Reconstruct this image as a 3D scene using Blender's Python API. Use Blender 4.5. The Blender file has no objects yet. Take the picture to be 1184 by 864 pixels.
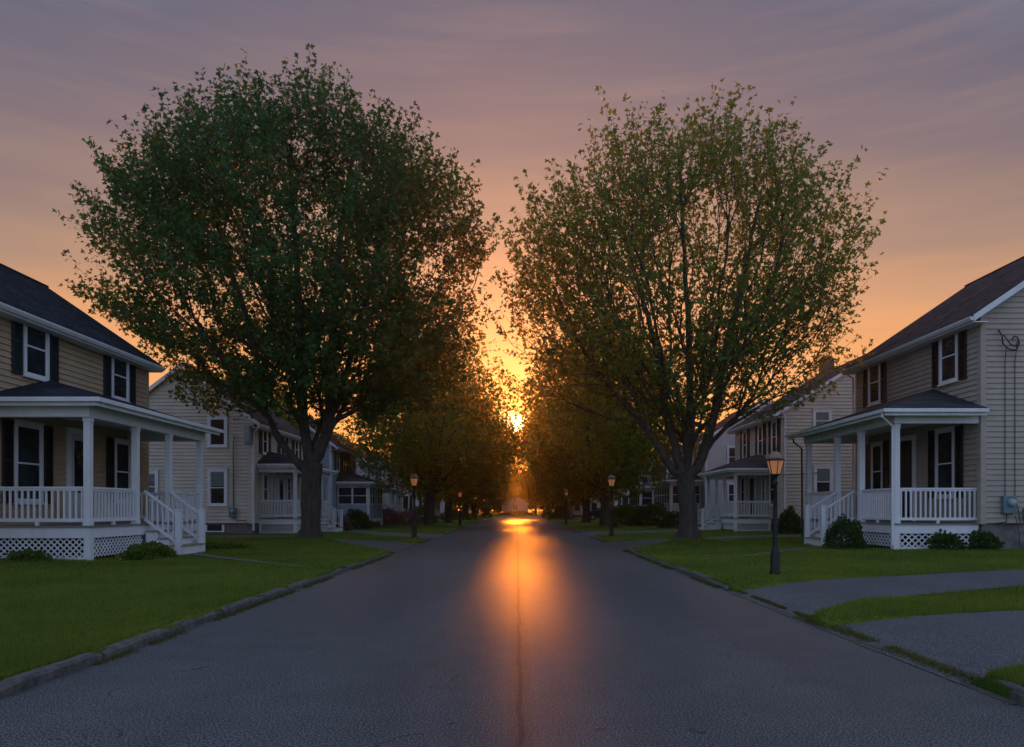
import bpy, math, random, time
import numpy as np
from mathutils import Vector, noise
R = math.radians
random.seed(7)
sc = bpy.context.scene
COL = sc.collection
T0 = time.time()

# ------------------------------------------------------------------ materials
def lnk(nt, a, b): nt.links.new(a, b)
def new_mat(name):
    m = bpy.data.materials.new(name); m.use_nodes = True
    nt = m.node_tree
    return m, nt, nt.nodes['Principled BSDF']
def coords(nt, scale=(1, 1, 1)):
    tc = nt.nodes.new('ShaderNodeTexCoord'); mp = nt.nodes.new('ShaderNodeMapping')
    mp.inputs['Scale'].default_value = scale
    lnk(nt, tc.outputs['Object'], mp.inputs['Vector'])
    return mp.outputs[0]
def nz(nt, vec, scale, detail=4, rough=.6):
    n = nt.nodes.new('ShaderNodeTexNoise'); n.inputs['Scale'].default_value = scale
    n.inputs['Detail'].default_value = detail; n.inputs['Roughness'].default_value = rough
    lnk(nt, vec, n.inputs['Vector']); return n.outputs['Fac']
def ramp(nt, fac, stops):
    r = nt.nodes.new('ShaderNodeValToRGB'); e = r.color_ramp.elements
    while len(e) < len(stops): e.new(.5)
    for k, (p, c) in enumerate(stops):
        e[k].position = p; e[k].color = (*c, 1) if len(c) == 3 else c
    lnk(nt, fac, r.inputs['Fac']); return r.outputs['Color']
def mth(nt, op, a, b=None, c=None, clamp=False):
    n = nt.nodes.new('ShaderNodeMath'); n.operation = op; n.use_clamp = clamp
    for k, v in enumerate((a, b, c)):
        if v is None: continue
        if isinstance(v, (int, float)): n.inputs[k].default_value = v
        else: lnk(nt, v, n.inputs[k])
    return n.outputs[0]
def mixc(nt, fac, a, b, mode='MIX'):
    n = nt.nodes.new('ShaderNodeMix'); n.data_type = 'RGBA'; n.blend_type = mode
    if isinstance(fac, (int, float)): n.inputs[0].default_value = fac
    else: lnk(nt, fac, n.inputs[0])
    for k, v in ((6, a), (7, b)):
        if isinstance(v, tuple): n.inputs[k].default_value = (*v, 1)
        else: lnk(nt, v, n.inputs[k])
    return n.outputs[2]
def bump(nt, p, h, strength, dist=.02):
    b = nt.nodes.new('ShaderNodeBump'); b.inputs['Strength'].default_value = strength
    b.inputs['Distance'].default_value = dist
    lnk(nt, h, b.inputs['Height']); lnk(nt, b.outputs[0], p.inputs['Normal'])
def plain(name, c, rough=.6, var=.18, scale=3., metal=0., bmp=0., streak=False):
    m, nt, p = new_mat(name)
    v = coords(nt, (1, 1, .25) if streak else (1, 1, 1))
    f = nz(nt, v, scale, 6, .65)
    lo = tuple(x * (1 - var) for x in c); hi = tuple(min(1, x * (1 + var)) for x in c)
    lnk(nt, ramp(nt, f, [(.3, lo), (.7, hi)]), p.inputs['Base Color'])
    p.inputs['Roughness'].default_value = rough; p.inputs['Metallic'].default_value = metal
    if bmp: bump(nt, p, nz(nt, coords(nt), scale * 12, 5), bmp, .01)
    return m
def siding(name, c):
    m, nt, p = new_mat(name)
    v = coords(nt, (.6, .6, 6)); f = nz(nt, v, 1.6, 5, .7)
    v2 = coords(nt, (1, 1, .3)); f2 = nz(nt, v2, .9, 5, .7)
    a = ramp(nt, f, [(.3, tuple(x * .86 for x in c)), (.7, tuple(x * 1.1 for x in c))])
    lnk(nt, mixc(nt, 1., a, ramp(nt, f2, [(.3, (.82, .82, .84)), (.6, (1, 1, 1))]), 'MULTIPLY'), p.inputs['Base Color'])
    p.inputs['Roughness'].default_value = .7; p.inputs['Specular IOR Level'].default_value = .2
    bump(nt, p, nz(nt, coords(nt, (4, 4, 60)), 4, 4), .12, .01)
    return m
def shingle(name, c):
    m, nt, p = new_mat(name)
    tc = nt.nodes.new('ShaderNodeTexCoord'); sp = nt.nodes.new('ShaderNodeSeparateXYZ'); cb = nt.nodes.new('ShaderNodeCombineXYZ')
    lnk(nt, tc.outputs['Object'], sp.inputs[0])
    lnk(nt, mth(nt, 'ADD', sp.outputs[1], mth(nt, 'MULTIPLY', sp.outputs[0], .37)), cb.inputs[0]); lnk(nt, mth(nt, 'MULTIPLY', sp.outputs[2], 1.8), cb.inputs[1])
    b = nt.nodes.new('ShaderNodeTexBrick'); b.inputs['Scale'].default_value = 1
    b.inputs['Brick Width'].default_value = .33; b.inputs['Row Height'].default_value = .14
    b.inputs['Mortar Size'].default_value = .008; b.inputs['Bias'].default_value = -.2
    b.inputs['Color1'].default_value = (*[x * .72 for x in c], 1); b.inputs['Color2'].default_value = (*[x * 1.3 for x in c], 1)
    b.inputs['Mortar'].default_value = (*[x * .35 for x in c], 1)
    lnk(nt, cb.outputs[0], b.inputs['Vector'])
    f = nz(nt, coords(nt), 1.1, 6, .7)
    lnk(nt, mixc(nt, 1., b.outputs['Color'], ramp(nt, f, [(.3, (.7, .7, .7)), (.7, (1.15, 1.15, 1.15))]), 'MULTIPLY'), p.inputs['Base Color'])
    p.inputs['Roughness'].default_value = .93
    p.inputs['Specular IOR Level'].default_value = .0
    bump(nt, p, mth(nt, 'ADD', b.outputs['Fac'], mth(nt, 'MULTIPLY', nz(nt, coords(nt), 60, 3), -.8)), -.5, .012)
    return m
def glass(name, c=(.012, .016, .02), rough=.04):
    m, nt, p = new_mat(name)
    f = nz(nt, coords(nt), 1.3, 3)
    lnk(nt, ramp(nt, f, [(.35, c), (.7, tuple(x * 3.2 for x in c))]), p.inputs['Base Color'])
    p.inputs['Roughness'].default_value = rough; p.inputs['IOR'].default_value = 1.52
    bump(nt, p, nz(nt, coords(nt), 2.2, 2), .05, .02)
    return m
def leafmat(name, c1, c2, ct, trans=.45):
    m, nt, p = new_mat(name)
    out = nt.nodes['Material Output']
    g = nt.nodes.new('ShaderNodeNewGeometry')
    f = nz(nt, coords(nt), .45, 3)
    col = mixc(nt, mth(nt, 'ADD', mth(nt, 'MULTIPLY', g.outputs['Random Per Island'], .6), mth(nt, 'MULTIPLY', mth(nt, 'SUBTRACT', f, .3), 1.1), clamp=True), c1, c2)
    lnk(nt, col, p.inputs['Base Color']); p.inputs['Roughness'].default_value = .55
    p.inputs['Specular IOR Level'].default_value = .12
    t = nt.nodes.new('ShaderNodeBsdfTranslucent'); t.inputs['Color'].default_value = (*ct, 1)
    mx = nt.nodes.new('ShaderNodeMixShader'); mx.inputs[0].default_value = trans
    lnk(nt, p.outputs[0], mx.inputs[1]); lnk(nt, t.outputs[0], mx.inputs[2]); lnk(nt, mx.outputs[0], out.inputs['Surface'])
    return m
def barkmat(name, c):
    m, nt, p = new_mat(name)
    v = coords(nt, (1, 1, .22)); f = nz(nt, v, 9, 6, .7)
    lnk(nt, ramp(nt, f, [(.35, tuple(x * .45 for x in c)), (.65, tuple(x * 1.35 for x in c))]), p.inputs['Base Color'])
    p.inputs['Roughness'].default_value = .9
    bump(nt, p, f, 1., .06)
    return m
def asphalt(name, c, crack=False, rough=.42, spec=.5):
    m, nt, p = new_mat(name)
    v = coords(nt)
    fine = nz(nt, v, 75, 1, .7); mid = nz(nt, v, 2.2, 6, .65); big = nz(nt, coords(nt, (1, .22, 1)), .55, 5, .6)
    col = ramp(nt, fine, [(.36, tuple(x * .22 for x in c)), (.5, c), (.64, tuple(x * 3.0 for x in c))])
    col = mixc(nt, 1., col, ramp(nt, big, [(.3, (.78, .78, .8)), (.7, (1.16, 1.16, 1.14))]), 'MULTIPLY')
    col = mixc(nt, 1., col, ramp(nt, mid, [(.3, (.86, .86, .86)), (.7, (1.1, 1.1, 1.1))]), 'MULTIPLY')
    rg = mth(nt, 'ADD', mth(nt, 'ADD', mth(nt, 'MULTIPLY', big, .16), rough - .28), mth(nt, 'MULTIPLY', fine, .4))
    if crack:
        sp = nt.nodes.new('ShaderNodeSeparateXYZ'); lnk(nt, v, sp.inputs[0])
        wob = mth(nt, 'MULTIPLY', mth(nt, 'SUBTRACT', nz(nt, coords(nt, (0, 1, 0)), .9, 5, .7), .5), .09)
        dx = mth(nt, 'ABSOLUTE', mth(nt, 'ADD', mth(nt, 'ADD', sp.outputs[0], -.02), wob))
        w = mth(nt, 'MULTIPLY_ADD', nz(nt, coords(nt, (0, 1, 0)), 2.3, 3), .035, .0)
        k = mth(nt, 'LESS_THAN', dx, w)
        soft = mth(nt, 'SUBTRACT', 1., mth(nt, 'DIVIDE', dx, .12), clamp=True)
        k = mth(nt, 'MAXIMUM', mth(nt, 'MULTIPLY', k, .5), mth(nt, 'MULTIPLY', soft, .3))
        col = mixc(nt, k, col, (.006, .006, .007))
        lnk(nt, mth(nt, 'MULTIPLY', mth(nt, 'SUBTRACT', 1., k, clamp=True), spec), p.inputs['Specular IOR Level'])
        # darker sealed patches and hairline cracks
        vo = nt.nodes.new('ShaderNodeTexVoronoi'); vo.feature = 'DISTANCE_TO_EDGE'; vo.inputs['Scale'].default_value = .35
        dv = nt.nodes.new('ShaderNodeVectorMath'); dv.operation = 'ADD'
        nn = nt.nodes.new('ShaderNodeTexNoise'); nn.inputs['Scale'].default_value = 1.1; nn.inputs['Detail'].default_value = 5
        lnk(nt, v, nn.inputs['Vector']); lnk(nt, nn.outputs['Color'], dv.inputs[0]); lnk(nt, v, dv.inputs[1]); lnk(nt, dv.outputs[0], vo.inputs['Vector'])
        hc = mth(nt, 'MULTIPLY', mth(nt, 'LESS_THAN', vo.outputs['Distance'], .0035), mth(nt, 'GREATER_THAN', mid, .56))
        col = mixc(nt, mth(nt, 'MULTIPLY', hc, .6), col, (.012, .012, .013))
    lnk(nt, col, p.inputs['Base Color'])
    lnk(nt, rg, p.inputs['Roughness'])
    if not crack: p.inputs['Specular IOR Level'].default_value = spec
    bump(nt, p, fine, .42, .008)
    return m

M = {}
M['white'] = plain('painted_white_wood', (.74, .75, .78), .55, .1, 2.5, streak=True)
M['white_far'] = plain('painted_trim', (.66, .68, .72), .6, .12, 1.5)
M['deck'] = plain('porch_deck_paint', (.2, .19, .19), .6, .2, 4)
M['tread'] = plain('stair_tread', (.3, .25, .2), .7, .25, 5)
M['tan'] = siding('tan_clapboard', (.50, .365, .235))
M['beige'] = siding('beige_clapboard', (.47, .40, .34))
M['cream'] = siding('cream_clapboard', (.66, .59, .50))
M['ivory'] = siding('ivory_clapboard', (.62, .56, .45))
M['bluegrey'] = siding('blue_grey_clapboard', (.38, .44, .54))
M['palegrey'] = siding('pale_grey_clapboard', (.5, .5, .52))
M['whitesiding'] = siding('white_clapboard', (.68, .69, .72))
M['blue'] = siding('blue_clapboard', (.22, .34, .5))
M['roof'] = shingle('charcoal_shingle', (.042, .048, .062))
M['roof_b'] = shingle('grey_brown_shingle', (.078, .078, .086))
M['roof_r'] = shingle('russet_shingle', (.09, .07, .065))
M['roof_blue'] = shingle('slate_blue_shingle', (.13, .2, .27))
M['shut_t'] = plain('teal_black_shutter', (.018, .034, .042), .5, .2)
M['shut_k'] = plain('brown_black_shutter', (.016, .014, .014), .5, .2)
M['shut_r'] = plain('russet_shutter', (.09, .05, .04), .6, .2)
M['glass'] = glass('window_glass')
M['blind'] = plain('window_blind', (.16, .18, .18), .7, .1)
M['door_d'] = plain('dark_door_paint', (.025, .025, .03), .4, .2)
M['door_w'] = plain('white_door_paint', (.55, .56, .58), .5, .1)
M['stone'] = plain('foundation_stone', (.17, .155, .145), .9, .4, 4, bmp=.6)
M['brick'] = plain('chimney_brick', (.19, .1, .075), .9, .4, 9, bmp=.5)
M['metal'] = plain('galvanised_metal', (.32, .4, .44), .45, .15, 6)
M['meter'] = plain('meter_enclosure', (.11, .2, .23), .45, .15, 6)
M['cable'] = plain('black_cable', (.012, .012, .013), .6, .1)
M['iron'] = plain('lamp_post_iron', (.003, .0035, .0045), .55, .2, 9)
M['bark'] = barkmat('maple_bark', (.075, .062, .052))
M['kerb'] = plain('granite_kerb', (.10, .095, .09), .85, .6, 9, bmp=.8)
M['concrete'] = plain('path_concrete', (.12, .11, .095), .9, .2, 3, bmp=.4)
M['soil'] = plain('soil', (.065, .056, .04), .95, .4, 2)
M['road'] = asphalt('road_asphalt', (.068, .074, .082), True, .50, .26)
M['drive'] = asphalt('driveway_asphalt', (.068, .074, .084), False, .66, .3)
M['leafL'] = leafmat('maple_leaf_deep', (.035, .078, .024), (.06, .125, .032), (.10, .22, .03), .28)
M['leafR'] = leafmat('maple_leaf_olive', (.065, .10, .022), (.15, .20, .04), (.24, .30, .035), .38)
M['leafM'] = leafmat('street_leaf', (.045, .095, .02), (.13, .19, .03), (.28, .34, .04), .48)
M['leafB'] = leafmat('shrub_leaf', (.03, .06, .02), (.07, .12, .03), (.10, .16, .03), .3)
M['leafP'] = leafmat('pink_shrub_leaf', (.10, .06, .055), (.3, .2, .2), (.2, .1, .08), .3)
M['yellow'] = leafmat('yellow_petal', (.35, .26, .03), (.5, .4, .05), (.5, .4, .05), .3)
M['leafY'] = leafmat('perennial_leaf', (.05, .1, .02), (.13, .19, .03), (.2, .28, .04), .35)
M['petal'] = leafmat('flower_petal', (.45, .2, .12), (.6, .4, .3), (.5, .3, .2), .3)
M['grassblade'] = leafmat('grass_blade', (.02, .07, .01), (.26, .30, .05), (.24, .31, .04), .3)
M['dry'] = leafmat('dry_weed', (.055, .075, .018), (.15, .13, .035), (.16, .16, .03), .3)
M['carpaint'] = plain('dark_car_paint', (.035, .03, .032), .25, .05, metal=.3)
M['tyre'] = plain('tyre_rubber', (.012, .012, .012), .9, .1)
M['rim'] = plain('alloy_rim', (.35, .35, .36), .35, .1, metal=.7)
M['red'] = plain('tail_lamp_red', (.3, .02, .015), .3, .1)
# lawn
def lawnmat():
    m, nt, p = new_mat('lawn_turf')
    v = coords(nt); a = nz(nt, v, .28, 6, .6); b = nz(nt, v, 20, 5, .8); c = nz(nt, v, 2.3, 5)
    col = ramp(nt, a, [(.36, (.045, .105, .018)), (.62, (.15, .195, .025))])
    col = mixc(nt, 1., col, ramp(nt, b, [(.3, (.4, .45, .4)), (.72, (1.6, 1.5, 1.3))]), 'MULTIPLY')
    col = mixc(nt, 1., col, ramp(nt, c, [(.3, (.75, .8, .75)), (.7, (1.2, 1.15, 1.1))]), 'MULTIPLY')
    lnk(nt, col, p.inputs['Base Color']); p.inputs['Roughness'].default_value = .95
    p.inputs['Specular IOR Level'].default_value = .1
    bump(nt, p, b, 1., .05)
    return m
M['lawn'] = lawnmat()
def lampglass():
    m, nt, p = new_mat('frosted_lamp_glass')
    p.inputs['Base Color'].default_value = (.5, .25, .12, 1); p.inputs['Roughness'].default_value = .35
    p.inputs['Subsurface Weight'].default_value = .0
    sp = nt.nodes.new('ShaderNodeTexCoord')
    p.inputs['Emission Color'].default_value = (1, .36, .12, 1); p.inputs['Emission Strength'].default_value = .16
    return m
M['lampglass'] = lampglass()
M['lampcap'] = plain('lamp_cap_glass', (.22, .14, .11), .35, .08)

# ------------------------------------------------------------------ mesh builder
def link(o): COL.objects.link(o); return o
def tag(o, label=None, cat=None, group=None, kind=None):
    if label: o['label'] = label
    if cat: o['category'] = cat
    if group: o['group'] = group
    if kind: o['kind'] = kind
    return o
def empty(name, loc, label, cat, group=None):
    o = bpy.data.objects.new(name, None); o.location = loc; o.empty_display_size = .3
    link(o); o['wloc'] = tuple(loc)
    return tag(o, label, cat, group)
class Fr:
    """wall frame: a along the wall, z up, n outward"""
    def __init__(s, o, t, n): s.o = Vector(o); s.t = Vector(t); s.n = Vector(n)
    def __call__(s, a, z, n): return s.o + s.t * a + s.n * n + Vector((0, 0, z))
class MB:
    def __init__(s): s.v = []; s.f = []
    def add(s, vs, fs):
        k = len(s.v); s.v += [tuple(v) for v in vs]; s.f += [tuple(i + k for i in f) for f in fs]
    def hexa(s, p):  # 8 points: bottom 4, top 4
        s.add(p, [(3, 2, 1, 0), (4, 5, 6, 7), (0, 1, 5, 4), (1, 2, 6, 5), (2, 3, 7, 6), (3, 0, 4, 7)])
    def box(s, x0, x1, y0, y1, z0, z1):
        s.hexa([(x0, y0, z0), (x1, y0, z0), (x1, y1, z0), (x0, y1, z0), (x0, y0, z1), (x1, y0, z1), (x1, y1, z1), (x0, y1, z1)])
    def fbox(s, F, a0, a1, z0, z1, n0, n1):
        s.hexa([F(a0, z0, n0), F(a1, z0, n0), F(a1, z0, n1), F(a0, z0, n1), F(a0, z1, n0), F(a1, z1, n0), F(a1, z1, n1), F(a0, z1, n1)])
    def bar(s, p, q, w, h, up=(0, 0, 1)):
        p = Vector(p); q = Vector(q); d = (q - p).normalized(); up = Vector(up)
        side = d.cross(up)
        if side.length < 1e-4: side = d.cross(Vector((1, 0, 0)))
        side.normalize(); u = side.cross(d).normalized()
        a = side * w / 2; b = u * h / 2
        s.hexa([p - a - b, p + a - b, q + a - b, q - a - b, p - a + b, p + a + b, q + a + b, q - a + b])
    def tube(s, pts, rads, n=8, cap=True):
        pts = [Vector(p) for p in pts]; k0 = len(s.v); m = len(pts)
        if isinstance(rads, (int, float)): rads = [rads] * m
        for i, p in enumerate(pts):
            d = (pts[min(i + 1, m - 1)] - pts[max(i - 1, 0)]).normalized()
            a = d.cross(Vector((.03, 1, .02)) if abs(d.y) < .9 else Vector((1, 0, 0))).normalized(); b = d.cross(a)
            for j in range(n):
                t = 2 * math.pi * j / n
                s.v.append(tuple(p + (a * math.cos(t) + b * math.sin(t)) * rads[i]))
        for i in range(m - 1):
            for j in range(n):
                j2 = (j + 1) % n
                s.f.append((k0 + i * n + j, k0 + i * n + j2, k0 + (i + 1) * n + j2, k0 + (i + 1) * n + j))
        if cap:
            s.f.append(tuple(k0 + j for j in range(n))); s.f.append(tuple(k0 + (m - 1) * n + j for j in reversed(range(n))))
    def lathe(s, c, prof, n=16):
        k0 = len(s.v)
        for r, z in prof:
            for j in range(n):
                t = 2 * math.pi * (j + .5) / n
                s.v.append((c[0] + r * math.cos(t), c[1] + r * math.sin(t), c[2] + z))
        for i in range(len(prof) - 1):
            for j in range(n):
                j2 = (j + 1) % n
                s.f.append((k0 + i * n + j, k0 + i * n + j2, k0 + (i + 1) * n + j2, k0 + (i + 1) * n + j))
        s.f.append(tuple(k0 + j for j in reversed(range(n)))); s.f.append(tuple(k0 + (len(prof) - 1) * n + j for j in range(n)))
    def build(s, name, mat, root=None, parent=None, smooth=False, label=None, bevel=0):
        o = (root.get('wloc') if root else None) or (0, 0, 0)
        me = bpy.data.meshes.new(name)
        me.from_pydata([(v[0] - o[0], v[1] - o[1], v[2] - o[2]) for v in s.v], [], s.f)
        me.materials.append(mat)
        if smooth: me.polygons.foreach_set('use_smooth', [True] * len(me.polygons))
        ob = link(bpy.data.objects.new(name, me))
        if parent or root: ob.parent = parent or root
        if label: ob['label'] = label
        if bevel:
            b = ob.modifiers.new('b', 'BEVEL'); b.width = bevel; b.segments = 2; b.limit_method = 'ANGLE'
        return ob
def np_mesh(name, verts, nper, mat, root=None, parent=None):
    """verts (N,3); consecutive groups of nper verts are one face"""
    me = bpy.data.meshes.new(name); N = len(verts); F = N // nper
    o = np.array((root.get('wloc') if root else None) or (0, 0, 0), dtype=np.float32)
    me.vertices.add(N); me.vertices.foreach_set('co', (verts - o).astype(np.float32).ravel())
    me.loops.add(N); me.loops.foreach_set('vertex_index', np.arange(N, dtype=np.int32))
    me.polygons.add(F); me.polygons.foreach_set('loop_start', np.arange(0, N, nper, dtype=np.int32))
    me.update(calc_edges=True); me.materials.append(mat)
    ob = link(bpy.data.objects.new(name, me))
    if parent or root: ob.parent = parent or root
    return ob

# ------------------------------------------------------------------ world, sun, camera
SUN_EL = 6.5
w = bpy.data.worlds.new('World'); sc.world = w; w.use_nodes = True
nt = w.node_tree; bg = nt.nodes['Background']
tc = nt.nodes.new('ShaderNodeTexCoord'); sp = nt.nodes.new('ShaderNodeSeparateXYZ')
nrm = nt.nodes.new('ShaderNodeVectorMath'); nrm.operation = 'NORMALIZE'
lnk(nt, tc.outputs['Generated'], nrm.inputs[0]); lnk(nt, nrm.outputs[0], sp.inputs[0])
def cloudnoise(sc3, s, d=5):
    mp = nt.nodes.new('ShaderNodeMapping'); mp.inputs['Scale'].default_value = sc3; mp.inputs['Rotation'].default_value = (0, R(4), 0)
    lnk(nt, nrm.outputs[0], mp.inputs['Vector']); return nz(nt, mp.outputs[0], s, d, .55)
c1 = cloudnoise((1, 1, 8), 1.9, 6); c2 = cloudnoise((1, 1, 3), 1.0, 3); c3 = cloudnoise((1.3, 1.3, 16), 3.1, 6)
zc = mth(nt, 'ADD', sp.outputs[2], mth(nt, 'MULTIPLY', mth(nt, 'SUBTRACT', c1, .5), .11))
zc = mth(nt, 'ADD', zc, mth(nt, 'MULTIPLY', mth(nt, 'SUBTRACT', c2, .5), .1))
xc = mth(nt, 'MULTIPLY', sp.outputs[0], sp.outputs[0]); zc = mth(nt, 'ADD', zc, mth(nt, 'MULTIPLY', mth(nt, 'MULTIPLY', xc, sp.outputs[2]), .9))
front = ramp(nt, zc, [(0, (.80, .23, .03)), (.1, (.92, .33, .055)), (.2, (.90, .375, .115)), (.28, (.72, .34, .15)), (.36, (.40, .24, .165)), (.46, (.225, .16, .17)), (.58, (.135, .125, .175)), (.72, (.18, .22, .32)), (1, (.34, .42, .58))])
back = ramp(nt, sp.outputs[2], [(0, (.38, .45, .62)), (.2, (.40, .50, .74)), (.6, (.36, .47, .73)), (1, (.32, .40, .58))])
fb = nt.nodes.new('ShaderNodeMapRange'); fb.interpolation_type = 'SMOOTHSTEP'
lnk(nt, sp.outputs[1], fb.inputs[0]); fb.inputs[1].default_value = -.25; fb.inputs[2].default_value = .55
front = mixc(nt, mth(nt, 'MULTIPLY', mth(nt, 'SUBTRACT', c3, .46, clamp=True), .45, clamp=True), front, (.62, .36, .24))
front = mixc(nt, mth(nt, 'MULTIPLY', mth(nt, 'SUBTRACT', .46, c3, clamp=True), .5, clamp=True), front, (.24, .15, .15))
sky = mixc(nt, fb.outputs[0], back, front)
# glow round the low sun
sdir = Vector((-.004, math.cos(R(SUN_EL)), math.sin(R(SUN_EL)))).normalized()
dot = nt.nodes.new('ShaderNodeVectorMath'); dot.operation = 'DOT_PRODUCT'; dot.inputs[1].default_value = sdir
lnk(nt, nrm.outputs[0], dot.inputs[0]); dmax = mth(nt, 'MAXIMUM', dot.outputs['Value'], 0)
def glow(power, col):
    g = mth(nt, 'POWER', dmax, power)
    n = nt.nodes.new('ShaderNodeVectorMath'); n.operation = 'SCALE'; n.inputs[0].default_value = col; lnk(nt, g, n.inputs['Scale'])
    return n.outputs[0]
def vadd(a, b):
    n = nt.nodes.new('ShaderNodeVectorMath'); n.operation = 'ADD'; lnk(nt, a, n.inputs[0]); lnk(nt, b, n.inputs[1]); return n.outputs[0]
sky = vadd(sky, glow(14, (.14, .035, .01)))
sky = vadd(sky, glow(130, (.4, .12, .02)))
sky = vadd(sky, glow(900, (.45, .2, .03)))
sky = vadd(sky, glow(16000, (6, 4.3, 2.2)))
ns = nt.nodes.new('ShaderNodeTexSky'); ns.sky_type = 'NISHITA'; ns.sun_disc = False
ns.sun_elevation = R(SUN_EL); ns.sun_rotation = 0
nsc = nt.nodes.new('ShaderNodeVectorMath'); nsc.operation = 'SCALE'; nsc.inputs['Scale'].default_value = .008
lnk(nt, ns.outputs[0], nsc.inputs[0]); sky = vadd(sky, nsc.outputs[0])
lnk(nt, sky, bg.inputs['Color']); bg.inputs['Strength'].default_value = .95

sl = bpy.data.lights.new('sun', 'SUN'); sl.energy = 3.2; sl.angle = R(1.5); sl.color = (1, .235, .012)
so = link(bpy.data.objects.new('sun', sl)); so.rotation_euler = sdir.to_track_quat('Z', 'Y').to_euler()
cam = bpy.data.cameras.new('camera'); co = link(bpy.data.objects.new('camera', cam))
EYE = 1.40
co.location = (0, 0, EYE); co.rotation_euler = (R(90), 0, 0)
cam.lens = 36 * 860 / 1184; cam.sensor_width = 36; cam.shift_x = -6 / 1184; cam.shift_y = 156 / 1184
cam.clip_start = .1; cam.clip_end = 3000
sc.camera = co
sc.view_settings.view_transform = 'Standard'; sc.view_settings.look = 'None'
sc.view_settings.exposure = .1; sc.view_settings.gamma = 1
sc.cycles.use_denoising = True; sc.cycles.max_bounces = 6; sc.cycles.diffuse_bounces = 3; sc.cycles.transmission_bounces = 3
sc.cycles.volume_bounces = 0; sc.cycles.sample_clamp_indirect = 4; sc.cycles.caustics_reflective = False
def px(x, y, Z): return ((x - 598) / 860 * Z, Z, EYE - (y - 588) / 860 * Z)

# ------------------------------------------------------------------ ground
LAWN = .09
ROADL, ROADR = -3.85, 3.62
# driveways: (side, near edge polyline, far edge polyline) from road inward
DR = [
 ('R', [(3.62, 5.9), (4.38, 6.35), (6.4, 6.9), (12, 8.4), (24, 11.6)], [(3.62, 8.75), (4.2, 9.0), (6.4, 9.55), (12, 11.0), (24, 14.2)]),
 ('R', [(3.62, 9.25), (5.0, 10.75), (8.66, 12.6), (14, 13.7), (30, 14.6)], [(3.62, 12.4), (5.7, 13.9), (10.35, 15.3), (14, 15.9), (30, 17)]),
 ('R', [(3.62, 24.9), (4.3, 26), (6.6, 29.3), (10, 31.8), (24, 33.5)], [(3.62, 30.2), (5.5, 30.9), (8, 33), (10.5, 34.4), (24, 36)]),
 ('R', [(3.62, 37), (5, 38.4), (9, 41), (14, 46.5), (30, 47.5)], [(3.62, 43.5), (5, 43), (9, 44), (14, 49.5), (30, 50.5)]),
 ('L', [(-3.85, 23.1), (-5, 25.5), (-7, 29.2), (-9.4, 31.6), (-24, 32.6)], [(-3.85, 29.4), (-5.5, 30.1), (-8, 32.2), (-10, 34), (-24, 35)]),
 ('L', [(-3.85, 33.2), (-6, 35.2), (-10, 41.5), (-13, 44.5), (-30, 45.5)], [(-3.85, 39.5), (-6, 39.5), (-9.5, 44), (-13, 47), (-30, 48)]),
 ('L', [(-3.85, 56), (-8, 57.5), (-30, 58)], [(-3.85, 60), (-8, 60), (-30, 61)]),
 ('R', [(3.62, 76), (8, 78), (30, 79)], [(3.62, 81), (8, 81.5), (30, 82.5)]),
]
PATHS = [ # slanted footpaths
 ('R', [(3.62, 18.2), (6.5, 20.6), (10.1, 24.4)], [(3.62, 18.5), (6.4, 20.9), (10.1, 25.0)]),
 ('L', [(-3.85, 15.8), (-6.5, 18.3), (-9.2, 20.6)], [(-3.85, 16.1), (-6.5, 18.6), (-9.2, 21.2)]),
]
def poly(e0, e1): return np.array(e0 + e1[::-1], dtype=float)
def sdist(P, X, Y):
    d = np.full(X.shape, 1e9); ins = np.zeros(X.shape, bool); n = len(P)
    for i in range(n):
        a = P[i]; b = P[(i + 1) % n]; e = b - a
        t = np.clip(((X - a[0]) * e[0] + (Y - a[1]) * e[1]) / (e @ e), 0, 1)
        d = np.minimum(d, np.hypot(X - a[0] - t * e[0], Y - a[1] - t * e[1]))
        c = (a[1] > Y) != (b[1] > Y)
        with np.errstate(divide='ignore', invalid='ignore'):
            xi = (b[0] - a[0]) * (Y - a[1]) / (b[1] - a[1]) + a[0]
        ins ^= c & (X < xi)
    return np.where(ins, -d, d)
def sms(x): x = np.clip(x, 0, 1); return x * x * (3 - 2 * x)
MOUNDS = [(-8.3, 29.75, .17, 1.1), (6.46, 28.2, .17, 1.0), (-6.1, 52, .2, 1.2), (5.9, 50, .2, 1.2)]
def drive_h(X):
    d = np.where(X > 0, X - ROADR, ROADL - X)
    return .006 + (LAWN - .014) * sms(d / 1.6)
def lawn_h(X, Y):
    d = np.where(X > 0, X - ROADR, ROADL - X)
    z = LAWN + .02 * np.sin(X * .7 + Y * .23) * np.sin(Y * .41) + .10 * sms((d - 2) / 7)
    for mx, my, h, s in MOUNDS: z = z + h * np.exp(-((X - mx) ** 2 + (Y - my) ** 2) / (2 * s * s))
    for lst, wid, dep in ((DR, .22, .035), (PATHS, .12, .03)):
        for sd, e0, e1 in lst:
            s = sdist(poly(e0, e1), X, Y)
            base = drive_h(X) + (.0 if lst is DR else .0) + .10 * sms((d - 2) / 7) * (1 if lst is PATHS else .9)
            k = sms((s + wid * .5) / wid)
            z = np.where(s <= 0, base - dep, base - dep + (z - base + dep) * k)
    return np.where(d < -.0005, -.06, z)
def surf_h(X, Y):  # driveway/path top
    d = np.where(X > 0, X - ROADR, ROADL - X)
    return drive_h(X) + .10 * sms((d - 2) / 7) * .9
mb = MB(); mb.add([(-330, -60, -.03), (330, -60, -.03), (330, 420, -.03), (-330, 420, -.03)], [(0, 1, 2, 3)])
g = mb.build('ground', M['lawn']); tag(g, kind='structure')
mb = MB()
ys = [-14, 0, 20, 60, 118, 126]
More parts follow.
